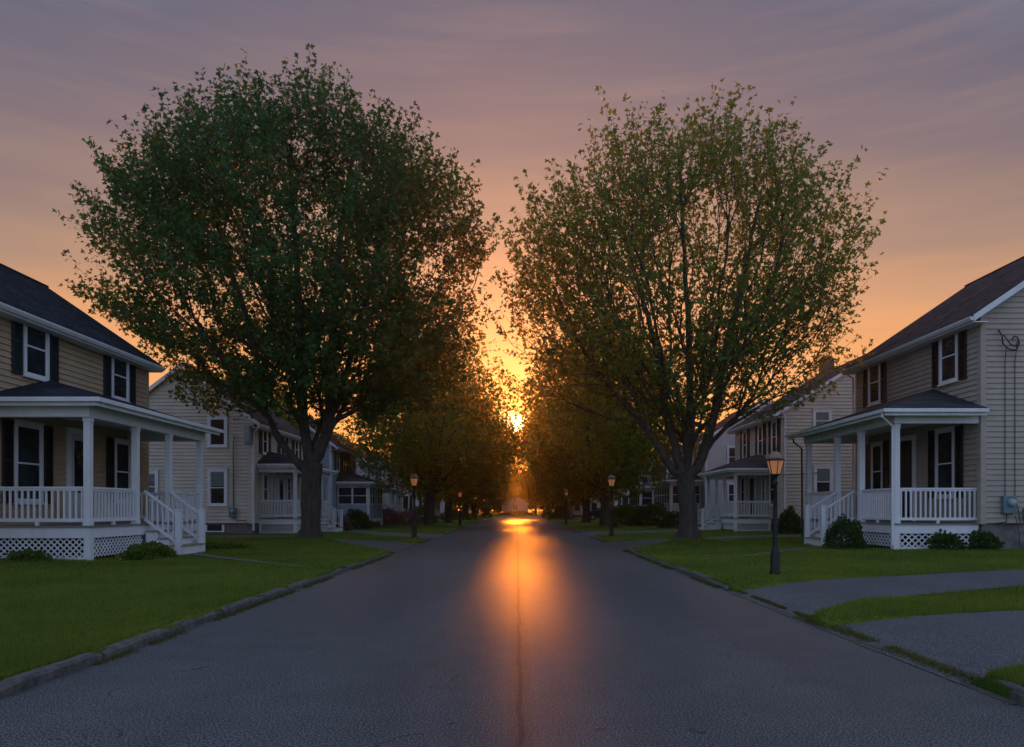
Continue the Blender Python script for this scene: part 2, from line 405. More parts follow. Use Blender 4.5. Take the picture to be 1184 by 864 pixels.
mb.add([(ROADL - .12, -14, 0), (ROADR + .12, -14, 0), (ROADR + .12, 118, 0), (40, 121, 0), (40, 127, 0), (-40, 127, 0), (-40, 121, 0), (ROADL - .12, 118, 0)], [(0, 1, 2, 3, 4, 5, 6, 7)])
tag(mb.build('road', M['road']), kind='structure')
def grid(name, xs, ys, hf, mat):
    X, Y = np.meshgrid(xs, ys); Z = hf(X, Y)
    nx, ny = len(xs), len(ys)
    V = np.stack([X, Y, Z], -1).reshape(-1, 3)
    i = np.arange(nx - 1)[None, :] + nx * np.arange(ny - 1)[:, None]
    F = np.stack([i, i + 1, i + nx + 1, i + nx], -1).reshape(-1, 4)
    me = bpy.data.meshes.new(name); me.from_pydata(V.tolist(), [], F.tolist()); me.materials.append(mat)
    me.polygons.foreach_set('use_smooth', [True] * len(me.polygons))
    return tag(link(bpy.data.objects.new(name, me)), kind='structure')
yy = np.concatenate([np.arange(-12, 0, 1.), np.arange(0, 34, .14), np.arange(34, 62, .35), np.arange(62, 118.1, 2.)])
xr = np.concatenate([[ROADR - .001], ROADR + np.arange(0, 8, .14), ROADR + 8 + np.arange(0, 20, .6), [60, 120]])
xl = np.concatenate([[-120, -60], ROADL - 8 - np.arange(0, 20, .6)[::-1], ROADL - np.arange(0, 8, .14)[::-1], [ROADL + .001]])
grid('lawn', xr, yy, lawn_h, M['lawn']); grid('lawn', xl, yy, lawn_h, M['lawn'])
def ribbon(name, e0, e1, mat, n=40, m=10, lift=0.):
    def samp(e, n):
        e = np.array(e, float); L = np.concatenate([[0], np.cumsum(np.hypot(*np.diff(e, axis=0).T))]); t = np.linspace(0, L[-1], n)
        q = np.stack([np.interp(t, L, e[:, 0]), np.interp(t, L, e[:, 1])], -1)
        for _ in range(4):
            q[1:-1] = .25 * q[:-2] + .5 * q[1:-1] + .25 * q[2:]
        return q
    a = samp(e0, n); b = samp(e1, n); vs = []; fs = []
    for i in range(n):
        for j in range(m + 1):
            k = j / m; wob = .03 * math.sin(i * 1.7) if j in (0, m) else 0
            x = a[i, 0] * (1 - k) + b[i, 0] * k; x -= (.1 if i == 0 else 0) * (1 if x > 0 else -1); y = a[i, 1] * (1 - k) + b[i, 1] * k + wob
            vs.append((x, y, float(surf_h(np.array(x), np.array(y))) + lift))
    for i in range(n - 1):
        for j in range(m): q = i * (m + 1) + j; fs.append((q, q + 1, q + m + 2, q + m + 1))
    mb = MB(); mb.add(vs, fs); return tag(mb.build(name, mat, smooth=True), kind='structure')
for sd, e0, e1 in DR: ribbon('driveway', e0, e1, M['drive'])
for sd, e0, e1 in PATHS: ribbon('footpath', e0, e1, M['concrete'], 24, 3, .012)
# kerbs of separate worn stones
def kerb(pts, wdt=.125):
    mb = MB(); pts = [Vector((p[0], p[1], 0)) for p in pts]; rr = random.Random(int(abs(pts[0].y) * 10))
    seg = []
    for a, b in zip(pts, pts[1:]):
        L = (b - a).length; n = max(1, round(L / 1.4)) if L > 1 else 1
        for i in range(n): seg.append((a.lerp(b, i / n), a.lerp(b, (i + 1) / n)))
    for a, b in seg:
        d = (b - a); L = d.length; d.normalize(); s = Vector((-d.y, d.x, 0)); g = .012
        n = max(2, int(L / .18)); z0 = LAWN + .004 + rr.uniform(-.018, .014); off = rr.uniform(-.018, .018)
        k0 = len(mb.v)
        for i in range(n + 1):
            p = a + d * (g + (L - 2 * g) * i / n)
            j1, j2, j3 = [rr.uniform(-.012, .012) for _ in range(3)]
            dz = -.02 if i in (0, n) else 0
            for o_, z in ((-wdt / 2 + j1, -.05), (-wdt / 2 + j1 + .004, z0 - .028 + dz), (-wdt / 2 + .03 + j1, z0 + j3 * .5 + dz), (wdt / 2 - .03 + j2, z0 + j2 * .5 + dz), (wdt / 2 + j2, z0 - .03 + dz), (wdt / 2 + j2, -.05)):
                q = p + s * (o_ + off); mb.v.append((q.x, q.y, z))
        for i in range(n):
            for j in range(5): q = k0 + i * 6 + j; mb.f.append((q, q + 1, q + 7, q + 6))
        mb.f.append(tuple(k0 + j for j in range(6))); mb.f.append(tuple(k0 + n * 6 + j for j in reversed(range(6))))
    return tag(mb.build('kerb', M['kerb']), kind='structure')
kl = ROADL - .02; kr = ROADR + .02
KERBS = [[(kl, -10), (kl, 22.3), (kl - .25, 23.2), (kl - .8, 24.2)], [(kl - 1.3, 30.0), (kl - .4, 29.8), (kl, 30.3), (kl, 32.6), (kl - .5, 33.6)],
 [(kl - 1.0, 39.9), (kl, 40.2), (kl, 55.6)], [(kl, 60.3), (kl, 117)],
 [(kr, -10), (kr, 5.2), (kr + .1, 5.75)], [(kr + .3, 12.95), (kr, 12.6), (kr, 24.3), (kr + .3, 25.2), (kr + .9, 26.4)],
 [(kr + 1.6, 31.2), (kr + .5, 30.6), (kr, 31), (kr, 36.4), (kr + .5, 37.4)], [(kr + 1.2, 43.5), (kr, 44), (kr, 75.5)], [(kr, 81.5), (kr, 117)]]
for k in KERBS: kerb(k)

mb = MB(); rs = random.Random(4); n = 420; vs = []; fs = []
for i in range(n + 1):
    y = 5.3 + 7.5 * i / n; c = ROADR - .06 + .02 * math.sin(y * 3.1); hw = .03 + .02 * math.sin(y * 5.3) + rs.uniform(-.012, .022)
    vs += [(c - hw, y, .003), (c + hw + rs.uniform(0, .02), y, .0105)]
for i in range(n): fs.append((2 * i, 2 * i + 1, 2 * i + 3, 2 * i + 2))
mb.add(vs, fs); tag(mb.build('dirt_strip', M['soil']), kind='structure')
# grass blades
def on_lawn(X, Y, m=0.03):
    ok = (np.where(X > 0, X - ROADR, ROADL - X) > .085)
    for lst in (DR, PATHS):
        for sd, e0, e1 in lst: ok &= sdist(poly(e0, e1), X, Y) > m
    return ok
def blades(name, X, Y, Z, H, W, mat, rng, lean=.5, label=None):
    n = len(X); th = rng.uniform(0, 2 * np.pi, n); th2 = rng.uniform(0, 2 * np.pi, n); ln = rng.uniform(0, lean, n) * H
    b = np.stack([X, Y, Z - .01], -1); s = np.stack([np.cos(th), np.sin(th), 0 * th], -1) * (W / 2)[:, None]
    t = b + np.stack([np.cos(th2) * ln, np.sin(th2) * ln, H], -1)
    V = np.stack([b - s, b + s, t], 1).reshape(-1, 3)
    o = np_mesh(name, V, 3, mat); return o
rng = np.random.default_rng(3)
def scatter_grass(side, n):
    Zd = 4.5 * np.exp(rng.uniform(0, 1, n) ** .9 * math.log(46 / 4.5))
    lat = rng.uniform(0, 1, n)
    lo = ROADR if side > 0 else -ROADL
    hi = np.minimum(Zd * .71 + .4, 22); X = lo + (hi - lo) * lat; keep = hi > lo
    X = X[keep] * side; Y = Zd[keep]
    k = on_lawn(X, Y); return X[k], Y[k]
for side, n in ((-1, 260000), (1, 200000)):
    X, Y = scatter_grass(side, n)
    cl = np.array([noise.noise((x * 1.3, y * 1.3, 0)) for x, y in zip(X[::1], Y[::1])]) if len(X) < 0 else np.sin(X * 2.1 + np.sin(Y * 1.7)) * .5 + np.sin(Y * 3.3 + X) * .3
    H = rng.uniform(.03, .085, len(X)) * (1 + .25 * cl); Wd = .004 + .00062 * Y
    o = blades('grass', X, Y, lawn_h(X, Y), H, Wd, M['grassblade'], rng)
    tag(o, 'mown green lawn grass between the %s houses and the road' % ('left' if side < 0 else 'right'), 'grass', kind='stuff')
for side in (-1, 1):
    X, Y = scatter_grass(side, 900); k = (rng.uniform(0, 1, len(X)) < .5) & (Y > 9); X = X[k]; Y = Y[k]; n = len(X); th = rng.uniform(0, 6.28, n); r_ = rng.uniform(.018, .04, n)
    a = np.stack([np.cos(th), np.sin(th), rng.uniform(-.3, .5, n)], -1) * r_[:, None]; b = np.stack([-np.sin(th), np.cos(th), rng.uniform(-.3, .3, n)], -1) * r_[:, None] * .6
    c = np.stack([X, Y, lawn_h(X, Y) + .05], -1)
    o = np_mesh('fallen_leaves', np.stack([c - a, c - b, c + a, c + b], 1).reshape(-1, 3), 4, M['dry']); tag(o, 'scattered fallen leaves on the %s lawn' % ('left' if side < 0 else 'right'), 'fallen leaves', kind='stuff')
# weeds along kerb feet and driveway joint
WX = []; WY = []
for kk in KERBS[:1] + KERBS[4:6]:
    for a, b in zip(kk, kk[1:]):
        n = int(abs(b[1] - a[1]) * 300) + 60; t = rng.uniform(0, 1, n); y = a[1] + (b[1] - a[1]) * t; x = a[0] + (b[0] - a[0]) * t
        cl = np.sin(y * 1.9) + np.sin(y * 4.7 + 1) * .8 + np.sin(y * .7)
        k = (cl > -.5) & (y > 3); s = -1 if a[0] < 0 else 1
        WX.append(x[k] - s * (.085 + np.abs(rng.normal(0, .045, k.sum())))); WY.append(y[k])
n = 9000; y = rng.uniform(5.6, 12.6, n); k = (np.sin(y * 3) + np.sin(y * 7.3) > -1.1) | ((y > 8.4) & (y < 9.6)); y = y[k]
WX.append(ROADR + .08 + rng.normal(0, .05, len(y)) * np.where((y > 8.5) & (y < 9.5), 1.7, np.where(y > 9.6, .35, 1.0))); WY.append(y)
X = np.concatenate(WX); Y = np.concatenate(WY)
o = blades('weeds', X, Y, np.full(len(X), .012), rng.uniform(.012, .05, len(X)), .006 + .0007 * Y, M['dry'], rng, 1.2)
tag(o, 'dry brown and green weeds growing along the kerb foot and driveway joint', 'weeds', kind='stuff')
print('ground', time.time() - T0)

# ------------------------------------------------------------------ houses
def lap_wall(mb, F, wfun, z0, z1, ex, lap=.02, cuts=()):
    z = z0
    while z < z1 - 1e-3:
        zt = min(z + ex, z1)
        (a0, a1), (b0, b1) = wfun(z), wfun(zt)
        if b1 - b0 < .02: b0 = b1 = (b0 + b1) / 2
        mb.add([F(a0, z, lap), F(a1, z, lap), F(b1, zt, .003), F(b0, zt, .003), F(a0, z, 0), F(a1, z, 0)], [(0, 1, 2, 3), (4, 5, 1, 0)])
        z = zt
def window(F, a, z0, z1, wd, root, shut=None, detail=2, blind=0, trim='white', tw=.1, slats=True):
    h = wd / 2; mb = MB(); W = M[trim]
    mb.fbox(F, a - h, a - h + tw, z0, z1, 0, .085); mb.fbox(F, a + h - tw, a + h, z0, z1, 0, .085)
    mb.fbox(F, a - h + tw, a + h - tw, z1 - tw, z1, 0, .085); mb.fbox(F, a - h - .03, a + h + .03, z0 - .05, z0 - .001, 0, .12)
    mb.fbox(F, a - h + tw, a + h - tw, z0, z0 + .05, 0, .085)
    mb.fbox(F, a - h - .02, a + h + .02, z1 + .001, z1 + .035, 0, .105)
    win = mb.build('window', W, root)
    g0, g1 = a - h + tw, a + h - tw; zb, zt = z0 + .05, z1 - tw; zm = (zb + zt) / 2
    if detail:
        mb = MB(); s = .035
        mb.fbox(F, g0, g1, zm - .022, zm + .022, .05, .076)
        for q0, q1, n1 in ((zb, zm - .022, .07), (zm + .022, zt, .074)):
            mb.fbox(F, g0, g0 + s, q0, q1, .05, n1); mb.fbox(F, g1 - s, g1, q0, q1, .05, n1)
        mb.fbox(F, g0 + s, g1 - s, zb, zb + .05, .05, .07); mb.fbox(F, g0 + s, g1 - s, zt - s, zt, .05, .074)
        mb.build('sash', W, root, win)
    mb = MB(); mb.fbox(F, g0 + .002, g1 - .002, zb + .002, zt - .002, .044, .054); mb.build('pane', M['glass'], root, win)
    if blind:
        mb = MB(); mb.fbox(F, g0 + .05, g1 - .05, zt - (zt - zb) * blind, zt - .04, .055, .06)
        mb.build('blind', M['blind'], root, win)
    if shut:
        sw = .36 if detail else .34
        for s0 in (a - h - .05 - sw, a + h + .05):
            mb = MB()
            if detail and slats:
                e = .045
                mb.fbox(F, s0, s0 + e, z0 - .02, z1 + .01, .04, .085); mb.fbox(F, s0 + sw - e, s0 + sw, z0 - .02, z1 + .01, .04, .085)
                for q in (z0 - .02, (z0 + z1) / 2 - .03, z1 - .05): mb.fbox(F, s0 + e, s0 + sw - e, q, q + .06, .04, .082)
                q = z0 + .05
                while q < z1 - .07:
                    if abs(q - (z0 + z1) / 2) > .04:
                        mb.add([F(s0 + e, q, .08), F(s0 + sw - e, q, .08), F(s0 + sw - e, q + .045, .052), F(s0 + e, q + .045, .052)], [(0, 1, 2, 3)])
                    q += .045
                mb.fbox(F, s0 + e, s0 + sw - e, z0 + .04, z1 - .05, .044, .05)
            else: mb.fbox(F, s0, s0 + sw, z0, z1, .04, .08)
            mb.build('shutter', M[shut], root, win)
    return win
def door(F, a, z0, z1, wd, root, mat='door_w', glassy=True, trim='white'):
    h = wd / 2; mb = MB()
    mb.fbox(F, a - h, a + h, z0, z1, .04, .08)
    for q0, q1 in ((z0 + .12, z0 + .75),) if glassy else ((z0 + .12, z0 + .9), (z0 + 1.05, z1 - .15)):
        mb.fbox(F, a - h + .12, a - .04, q0, q1, .08, .09); mb.fbox(F, a + .04, a + h - .12, q0, q1, .08, .09)
    d = mb.build('door', M[mat], root)
    mb = MB(); t = .12
    mb.fbox(F, a - h - t, a - h - .002, z0, z1 + .002, 0, .1); mb.fbox(F, a + h + .002, a + h + t, z0, z1 + .002, 0, .1); mb.fbox(F, a - h - t - .03, a + h + t + .03, z1 + .003, z1 + .17, 0, .115)
    mb.build('door_frame', M[trim], root, d)
    if glassy:
        mb = MB(); mb.fbox(F, a - h + .17, a + h - .17, z0 + .85, z1 - .17, .08, .086); mb.build('pane', M['glass'], root, d)
    mb = MB(); mb.lathe(F(a - h + .08, z0 + 1.0, .115), [(.015, -.03), (.032, -.02), (.032, .02), (.015, .03)], 8); mb.build('handle', M['metal'], root, d)
    return d
def clip_seg(p, d, w, h):
    t0, t1 = -1e9, 1e9
    for q, e, L in ((p[0], d[0], w), (p[1], d[1], h)):
        a, b = (0 - q) / e, (L - q) / e
        if a > b: a, b = b, a
        t0 = max(t0, a); t1 = min(t1, b)
    return (t0, t1) if t1 > t0 + .02 else None
def lattice(F, a0, a1, z0, z1, root, par, pitch=.14, sw=.04, trim='white'):
    mb = MB(); w = a1 - a0; h = z1 - z0; r = math.sqrt(.5)
    for sgn, n0 in ((1, -.02), (-1, -.034)):
        k = -h if sgn > 0 else 0
        while k < (w if sgn > 0 else w + h):
            seg = clip_seg((k, 0), (r * sgn, r), w, h)
            if seg:
                t0, t1 = seg; P = (a0 + k + r * sgn * t0, z0 + r * t0); Q = (a0 + k + r * sgn * t1, z0 + r * t1)
                dx, dz = r * sgn, r; ox, oz = -dz * sw / 2, dx * sw / 2
                c = [(P[0] + ox, P[1] + oz), (P[0] - ox, P[1] - oz), (Q[0] - ox, Q[1] - oz), (Q[0] + ox, Q[1] + oz)]
                c = [(min(max(x, a0), a1), min(max(z, z0), z1)) for x, z in c]
                mb.hexa([F(x, z, n0) for x, z in c] + [F(x, z, n0 + .012) for x, z in c])
            k += pitch
    return mb.build('lattice', M[trim], root, par)
def railing(F, a0, a1, zd, h, root, par, sp=.14, bw=.042, trim='white', solid=False, name='railing'):
    mb = MB(); mb.fbox(F, a0, a1, zd + h - .05, zd + h, -.045, .045); mb.fbox(F, a0, a1, zd + h - .10, zd + h - .05, -.022, .022)
    mb.fbox(F, a0, a1, zd + .09, zd + .17, -.03, .03)
    n = max(2, int((a1 - a0) / sp)); 
    for i in range(n):
        a = a0 + (a1 - a0) * (i + .5) / n; mb.fbox(F, a - bw / 2, a + bw / 2, zd + .17, zd + h - .10, -bw / 2, bw / 2)
    mb.fbox(F, (a0 + a1) / 2 - .04, (a0 + a1) / 2 + .04, zd, zd + .09, -.03, .03)
    return mb.build(name, M[trim], root, par)

def house(s, F0, y0, y1, ru, eave, ridge, label, wall='tan', roof='roof', trim='white', lot=LAWN, fz=.55, ex=.155,
          wins=(), doors=(), gwins=(), porch=None, chim=None, detail=2, group='clapboard houses along the street', name='clapboard_house', oh=.4, rk=.22, shut=None, basement=(), tw=.1):
    """s: street side; F0: lateral distance of the street front; y0..y1: extent along the street; ru: half depth"""
    root = empty(name, (s * (F0 + ru), (y0 + y1) / 2, lot), label, 'house', group)
    X = lambda u: s * (F0 + u)
    D = 2 * ru; slope = (ridge - eave) / ru
    FF = Fr((X(0), 0, 0), (0, 1, 0), (-s, 0, 0))       # street front, a = y
    FN = Fr((s * F0, y0, 0), (s, 0, 0), (0, -1, 0))    # near gable, a = u
    FB = Fr((s * F0, y1, 0), (s, 0, 0), (0, 1, 0))
    FK = Fr((X(D), 0, 0), (0, 1, 0), (s, 0, 0))
    z0 = lot + fz
    mb = MB()
    gab = lambda z: (0, D) if z <= eave else ((z - eave) / slope, D - (z - eave) / slope)
    zt = ridge - .02
    lap = .034 if ex < .16 else .04
    lap_wall(mb, FF, lambda z: (y0, y1), z0, eave, ex, lap); lap_wall(mb, FN, gab, z0, zt, ex, lap)
    lap_wall(mb, FB, gab, z0, zt, ex * 2, lap); lap_wall(mb, FK, lambda z: (y0, y1), z0, eave, ex * 2, lap)
    mb.build('wall', M[wall], root)
    mb = MB(); mb.box(min(X(.05), X(D - .05)), max(X(.05), X(D - .05)), y0 + .05, y1 - .05, lot - .3, z0 + .02); fd = mb.build('foundation', M['stone'], root)
    # corner boards
    cw = .13
    for u0, u1, ya, yb in ((-.035, cw, y0 - .035, y0 + cw), (-.035, cw, y1 - cw, y1 + .035), (D - cw, D + .035, y0 - .035, y0 + cw), (D - cw, D + .035, y1 - cw, y1 + .035)):
        xs = sorted((X(u0), X(u1))); mb = MB(); mb.box(xs[0], xs[1], ya, yb, z0 - .03, eave - .02)
        mb.build('corner_board', M[wall if trim == 'white' else trim], root)
    # roof
    mb = MB(); th = .1; k = slope; ya, yb = y0 - rk, y1 + rk; lift = .02
    def sl(u): return eave + lift + u * k
    for sd in (0, 1):
        q = (lambda u: X(u)) if sd == 0 else (lambda u: X(D - u))
        e = -oh; m = ru
        pts = [(q(e), sl(e)), (q(m), sl(m)), (q(m), sl(m) + th), (q(e), sl(e) + th)]
        mb.hexa([(x, ya, z) for x, z in pts] + [(x, yb, z) for x, z in pts])
    mb.box(min(X(ru - .1), X(ru + .1)), max(X(ru - .1), X(ru + .1)), ya, yb, sl(ru) + th - .05, sl(ru) + th + .004)
    rf = mb.build('roof', M[roof], root)
    mb = MB()
    for sd in (0, 1):
        q = (lambda u: X(u)) if sd == 0 else (lambda u: X(D - u))
        for yq0, yq1 in ((ya - .03, ya), (yb, yb + .03)):
            pts = [(q(-oh - .01), sl(-oh) - .12), (q(ru), sl(ru) - .12), (q(ru), sl(ru) + th - .03), (q(-oh - .01), sl(-oh) + th - .03)]
            mb.hexa([(x, yq0, z) for x, z in pts] + [(x, yq1, z) for x, z in pts])
        # rake soffit, eave soffit and fascia
        pts = [(q(-oh), sl(-oh) - .08), (q(ru), sl(ru) - .08), (q(ru), sl(ru) - .06), (q(-oh), sl(-oh) - .06)]
        mb.hexa([(x, ya, z) for x, z in pts] + [(x, y0, z) for x, z in pts])
        zf = sl(-oh); xa, xb = sorted((q(-oh), q(-oh + .03))); mb.box(xa, xb, ya + .001, yb - .001, zf - .14, zf + .02)
        xa, xb = sorted((q(-oh + .03), q(.02))); mb.box(xa, xb, ya + .002, yb - .002, zf - .14, zf - .11)
        xa, xb = sorted((q(-.028), q(.03))); mb.box(xa, xb, y0 + .14, y1 - .14, eave - .3, zf - .115)
    mb.build('eave_trim', M[trim], root, rf)
    mb = MB(); zf = sl(-oh); prof = [(-oh - .002, zf + .02), (-oh - .002, zf - .09), (-oh - .07, zf - .09), (-oh - .115, zf - .02), (-oh - .12, zf + .025)]
    n = len(prof); vs = [(X(u), ya, z) for u, z in prof] + [(X(u), yb, z) for u, z in prof]
    mb.add(vs, [tuple(range(n)), tuple(range(2 * n - 1, n - 1, -1))] + [(i, i + 1, n + i + 1, n + i) for i in range(n - 1)])
    mb.build('gutter', M['white' if detail > 1 else trim], root, rf)
    if chim:
        cu, cy, ch, cwd = chim; mb = MB(); zt2 = sl(min(cu, D - cu)) + ch; zb2 = sl(min(cu, D - cu)) - .6
        mb.box(X(cu) - cwd / 2, X(cu) + cwd / 2, cy - cwd / 2, cy + cwd / 2, zb2, zt2); mb.box(X(cu) - cwd / 2 - .05, X(cu) + cwd / 2 + .05, cy - cwd / 2 - .05, cy + cwd / 2 + .05, zt2 + .001, zt2 + .1)
        for q in (-.14, .14): mb.lathe((X(cu) + q, cy, zt2 + .1), [(.09, 0), (.075, .18)], 8)
        mb.build('chimney', M['brick'], root, rf)
    for wv in wins:   # (y, z0, z1, width, shutters, blind)
        window(FF, wv[0], wv[1], wv[2], wv[3], root, wv[4], detail, wv[5] if len(wv) > 5 else 0, trim, tw)
    for wv in gwins: window(FN, wv[0], wv[1], wv[2], wv[3], root, wv[4], detail, wv[5] if len(wv) > 5 else 0, trim, tw)
    for dv in doors: door(FF, dv[0], dv[1], dv[2], dv[3], root, dv[4], dv[5], trim)
    for u, wd2, h2 in basement:
        mb = MB(); mb.fbox(FN, u - wd2 / 2, u + wd2 / 2, z0 - .05 - h2, z0 - .08, -.05, -.03); b = mb.build('basement_window', M['glass'], root)
        mb = MB(); mb.fbox(FN, u - wd2 / 2 - .12, u - wd2 / 2 - .001, z0 - .05 - h2, z0 - .08, -.05, .0); mb.fbox(FN, u + wd2 / 2 + .001, u + wd2 / 2 + .12, z0 - .05 - h2, z0 - .08, -.05, .0); mb.fbox(FN, u - wd2 / 2 - .12, u + wd2 / 2 + .12, z0 - .11 - h2, z0 - .051 - h2, -.05, .01)
        mb.build('frame', M[trim], root, b)
    if porch: add_porch(s, F0, root, lot, trim, roof, detail, **porch)
    return root

def add_porch(s, F0, root, lot, trim, roof, detail, out, ya, yb, dz, posts, bz, ez, az, r0, r1, steps, oh=.42, rail=.93, pw=.15, nst=4,
              gut=True, enclosed=False, wall='palegrey', lat=True, down=False, lpitch=.15, stair_out=1.0, near_rail=True):
    """porch: out = depth; ya..yb along the street; dz deck height (absolute), bz underside of beam, ez roof eave, az roof top at wall"""
    W = M[trim]; X = lambda u: s * (F0 + u); xo = X(-out)
    def bx(mb, u0, u1, y0, y1, z0, z1):
        a, b = sorted((X(u0), X(u1))); mb.box(a, b, y0, y1, z0, z1)
    mb = MB(); bx(mb, -out - .04, 0, ya - .04, yb + .04, dz - .04, dz)
    par = mb.build('porch', M['deck'], root)
    mb = MB(); zb = dz - .30  # skirt board
    bx(mb, -out, -out + .03, ya, yb, zb, dz - .041); bx(mb, -out + .03, -.001, ya, ya + .03, zb, dz - .041); bx(mb, -out + .03, -.001, yb - .03, yb, zb, dz - .041)
    for (u, y) in ((-out, ya), (-out, yb - pw)):   # corner piers
        bx(mb, u - .006, u + pw, y - .006, y + pw, lot - .1, zb - .001)
    bx(mb, -pw, -.03, ya - .004, ya + .05, lot - .1, zb - .001)
    bx(mb, -out + pw, -.03, ya + .005, ya + .025, lot - .02, lot + .05)
    mb.build('skirt_board', W, root, par)
    FN = Fr((X(-out), ya + .04, 0), (s, 0, 0), (0, -1, 0)); FS = Fr((X(-out) + s * .04, 0, 0), (0, 1, 0), (-s, 0, 0))
    sy0, sy1 = steps if steps else (None, None)
    if lat:
        lattice(FN, pw, out - .1, lot + .03, zb, root, par, lpitch, lpitch * .3, trim=trim)
        segs = [(ya + pw, sy0), (sy1, yb - pw)] if steps else [(ya + pw, yb - pw)]
        for a, b in segs:
            if b - a > .3: lattice(FS, a, b, lot + .03, zb, root, par, lpitch, lpitch * .3, trim=trim)
    # posts
    for y in posts:
        mb = MB(); bx(mb, -out + .01, -out + .01 + pw, y - pw / 2, y + pw / 2, dz, bz)
        bx(mb, -out - .005, -out + .025 + pw, y - pw / 2 - .015, y + pw / 2 + .015, bz - .1, bz - .001); bx(mb, -out - .002, -out + .02 + pw, y - pw / 2 - .012, y + pw / 2 + .012, dz + .001, dz + .12)
        mb.build('post', W, root, par)
    # beam, ceiling
    mb = MB(); bh = ez - .04 - bz; 
    bx(mb, -out - .02, -out + .18, ya - .09, yb + .09, bz, bz + bh); bx(mb, -out + .181, -.04, ya - .09, ya + .09, bz, bz + bh); bx(mb, -out + .181, -.04, yb - .09, yb + .09, bz, bz + bh)
    bx(mb, -out - oh + .03, -.03, ya - oh + .03, yb + oh - .05, bz + bh + .001, bz + bh + .03)
    mb.build('beam', W, root, par)
    # hip roof
    e = -out - oh; y0, y1 = ya - oh, yb + oh; th = .06
    A = [(X(e), y0, ez), (X(e), y1, ez), (X(0), y1, ez + .02), (X(0), y0, ez + .02), (X(.0), r0, az), (X(.0), r1, az)]
    mb = MB(); up = [(p[0], p[1], p[2] + th) for p in A]
    mb.add(A + up, [(6, 7, 11, 10), (6, 10, 9), (7, 8, 11), (0, 1, 7, 6), (0, 6, 9, 3), (1, 2, 8, 7), (0, 3, 2, 1), (2, 3, 9, 10, 11, 8)])
    rf = mb.build('porch_roof', M[roof], root, par)
    mb = MB(); g = .1
    bx(mb, e - g, e - .001, y0 - g, y1 + g, ez - .05, ez + .055); bx(mb, e, -.05, y0 - g, y0 - .001, ez - .05, ez + .055); bx(mb, e, -.05, y1 + .001, y1 + g, ez - .05, ez + .055)
    bx(mb, e - .01, e + .02, y0, y1, ez - .14, ez - .051); bx(mb, e + .021, -.05, y0, y0 + .02, ez - .14, ez - .051)
    gt = mb.build('gutter', M['white' if detail > 1 else trim], root, par, bevel=.02)
    if down:
        mb = MB(); mb.tube([(X(e - .05), ya - oh + .1, ez - .04), (X(e - .05), ya - oh + .1, ez - .16), (X(-out - .06), ya - .06, ez - .42), (X(-out - .06), ya - .05, ez - .55), (X(-out - .06), ya - .05, lot + .1)], .036, 8)
        mb.build('downspout', W, root, par)
    # railings
    if enclosed:
        FNo = Fr((X(-out), ya + .02, 0), (s, 0, 0), (0, -1, 0)); FSo = Fr((X(-out) + s * .02, 0, 0), (0, 1, 0), (-s, 0, 0))
        mb = MB(); lap_wall(mb, FNo, lambda z: (pw, out - .05), dz, dz + .85, .15); lap_wall(mb, FSo, lambda z: (ya + pw, yb - pw), dz, dz + .85, .15)
        mb.build('knee_wall', M[wall], root, par)
        n = max(1, round((out - .2) / .9)); L = out - pw - .1
        for i in range(n):
            c = pw + L * (i + .5) / n; porch_win(FNo, c - L / n / 2, c + L / n / 2, dz + .86, bz - .02, root, par, W)
        L = yb - ya - 2 * pw; n = max(1, round(L / 1.0))
        for i in range(n):
            c = ya + pw + L * (i + .5) / n; porch_win(FSo, c - L / n / 2, c + L / n / 2, dz + .86, bz - .02, root, par, W)
        mb = MB(); bx(mb, -.4, -.2, ya + .5, yb - .5, dz, bz - .1); mb.build('inner_wall', M['shut_k'], root, par)
    else:
        FNr = Fr((X(-out), ya + pw / 2, 0), (s, 0, 0), (0, -1, 0)); FSr = Fr((X(-out) + s * (pw / 2 + .01), 0, 0), (0, 1, 0), (-s, 0, 0)); FBr = Fr((X(-out), yb - pw / 2, 0), (s, 0, 0), (0, -1, 0))
        if near_rail: railing(FNr, pw + .01, out, dz, rail, root, par, trim=trim)
        railing(FBr, pw + .01, out, dz, rail, root, par, trim=trim)
        ps = sorted(posts)
        for a, b in zip(ps, ps[1:]):
            if steps and a < (sy0 + sy1) / 2 < b: continue
            railing(FSr, a + pw / 2, b - pw / 2, dz, rail, root, par, trim=trim)
    if steps:
        mb = MB(); tr = MB(); H = dz - lot; n = nst; run = stair_out / (n - 1) if n > 1 else .3
        for i in range(1, n):
            zt = dz - H * i / n; u1 = -out - .04 - run * (i - 1); u0 = u1 - run
            bx(mb, u0, u1, sy0, sy1, lot - .1, zt - .035); bx(tr, u0 - .03, u1, sy0 - .03, sy1 + .03, zt - .034, zt)
        st = mb.build('stair', W, root, par); st2 = tr.build('stair_tread', M['tread'], root, par)
        ue = -out - .04 - stair_out + .06
        for y in (sy0, sy1):
            mb = MB(); zn = lot + H / n
            bx(mb, ue - .07, ue + .07, y - .07, y + .07, lot - .05, zn + rail + .02); bx(mb, ue - .09, ue + .09, y - .09, y + .09, zn + rail + .021, zn + rail + .06)
            p0 = Vector((X(-out), y, dz + rail - .04)); p1 = Vector((X(ue + .06), y, zn + rail - .08))
            mb.bar(p0, p1, .07, .05); q0 = Vector((X(-out), y, dz + .12)); q1 = Vector((X(ue + .06), y, zn + .1)); mb.bar(q0, q1, .05, .07)
            m = max(3, int(stair_out / .15))
            for i in range(m):
                t = (i + .5) / m; a = q0.lerp(q1, t); b = p0.lerp(p1, t); mb.bar(a, b, .036, .036, (0, 1, 0))
            mb.build('stair_railing', W, root, par)
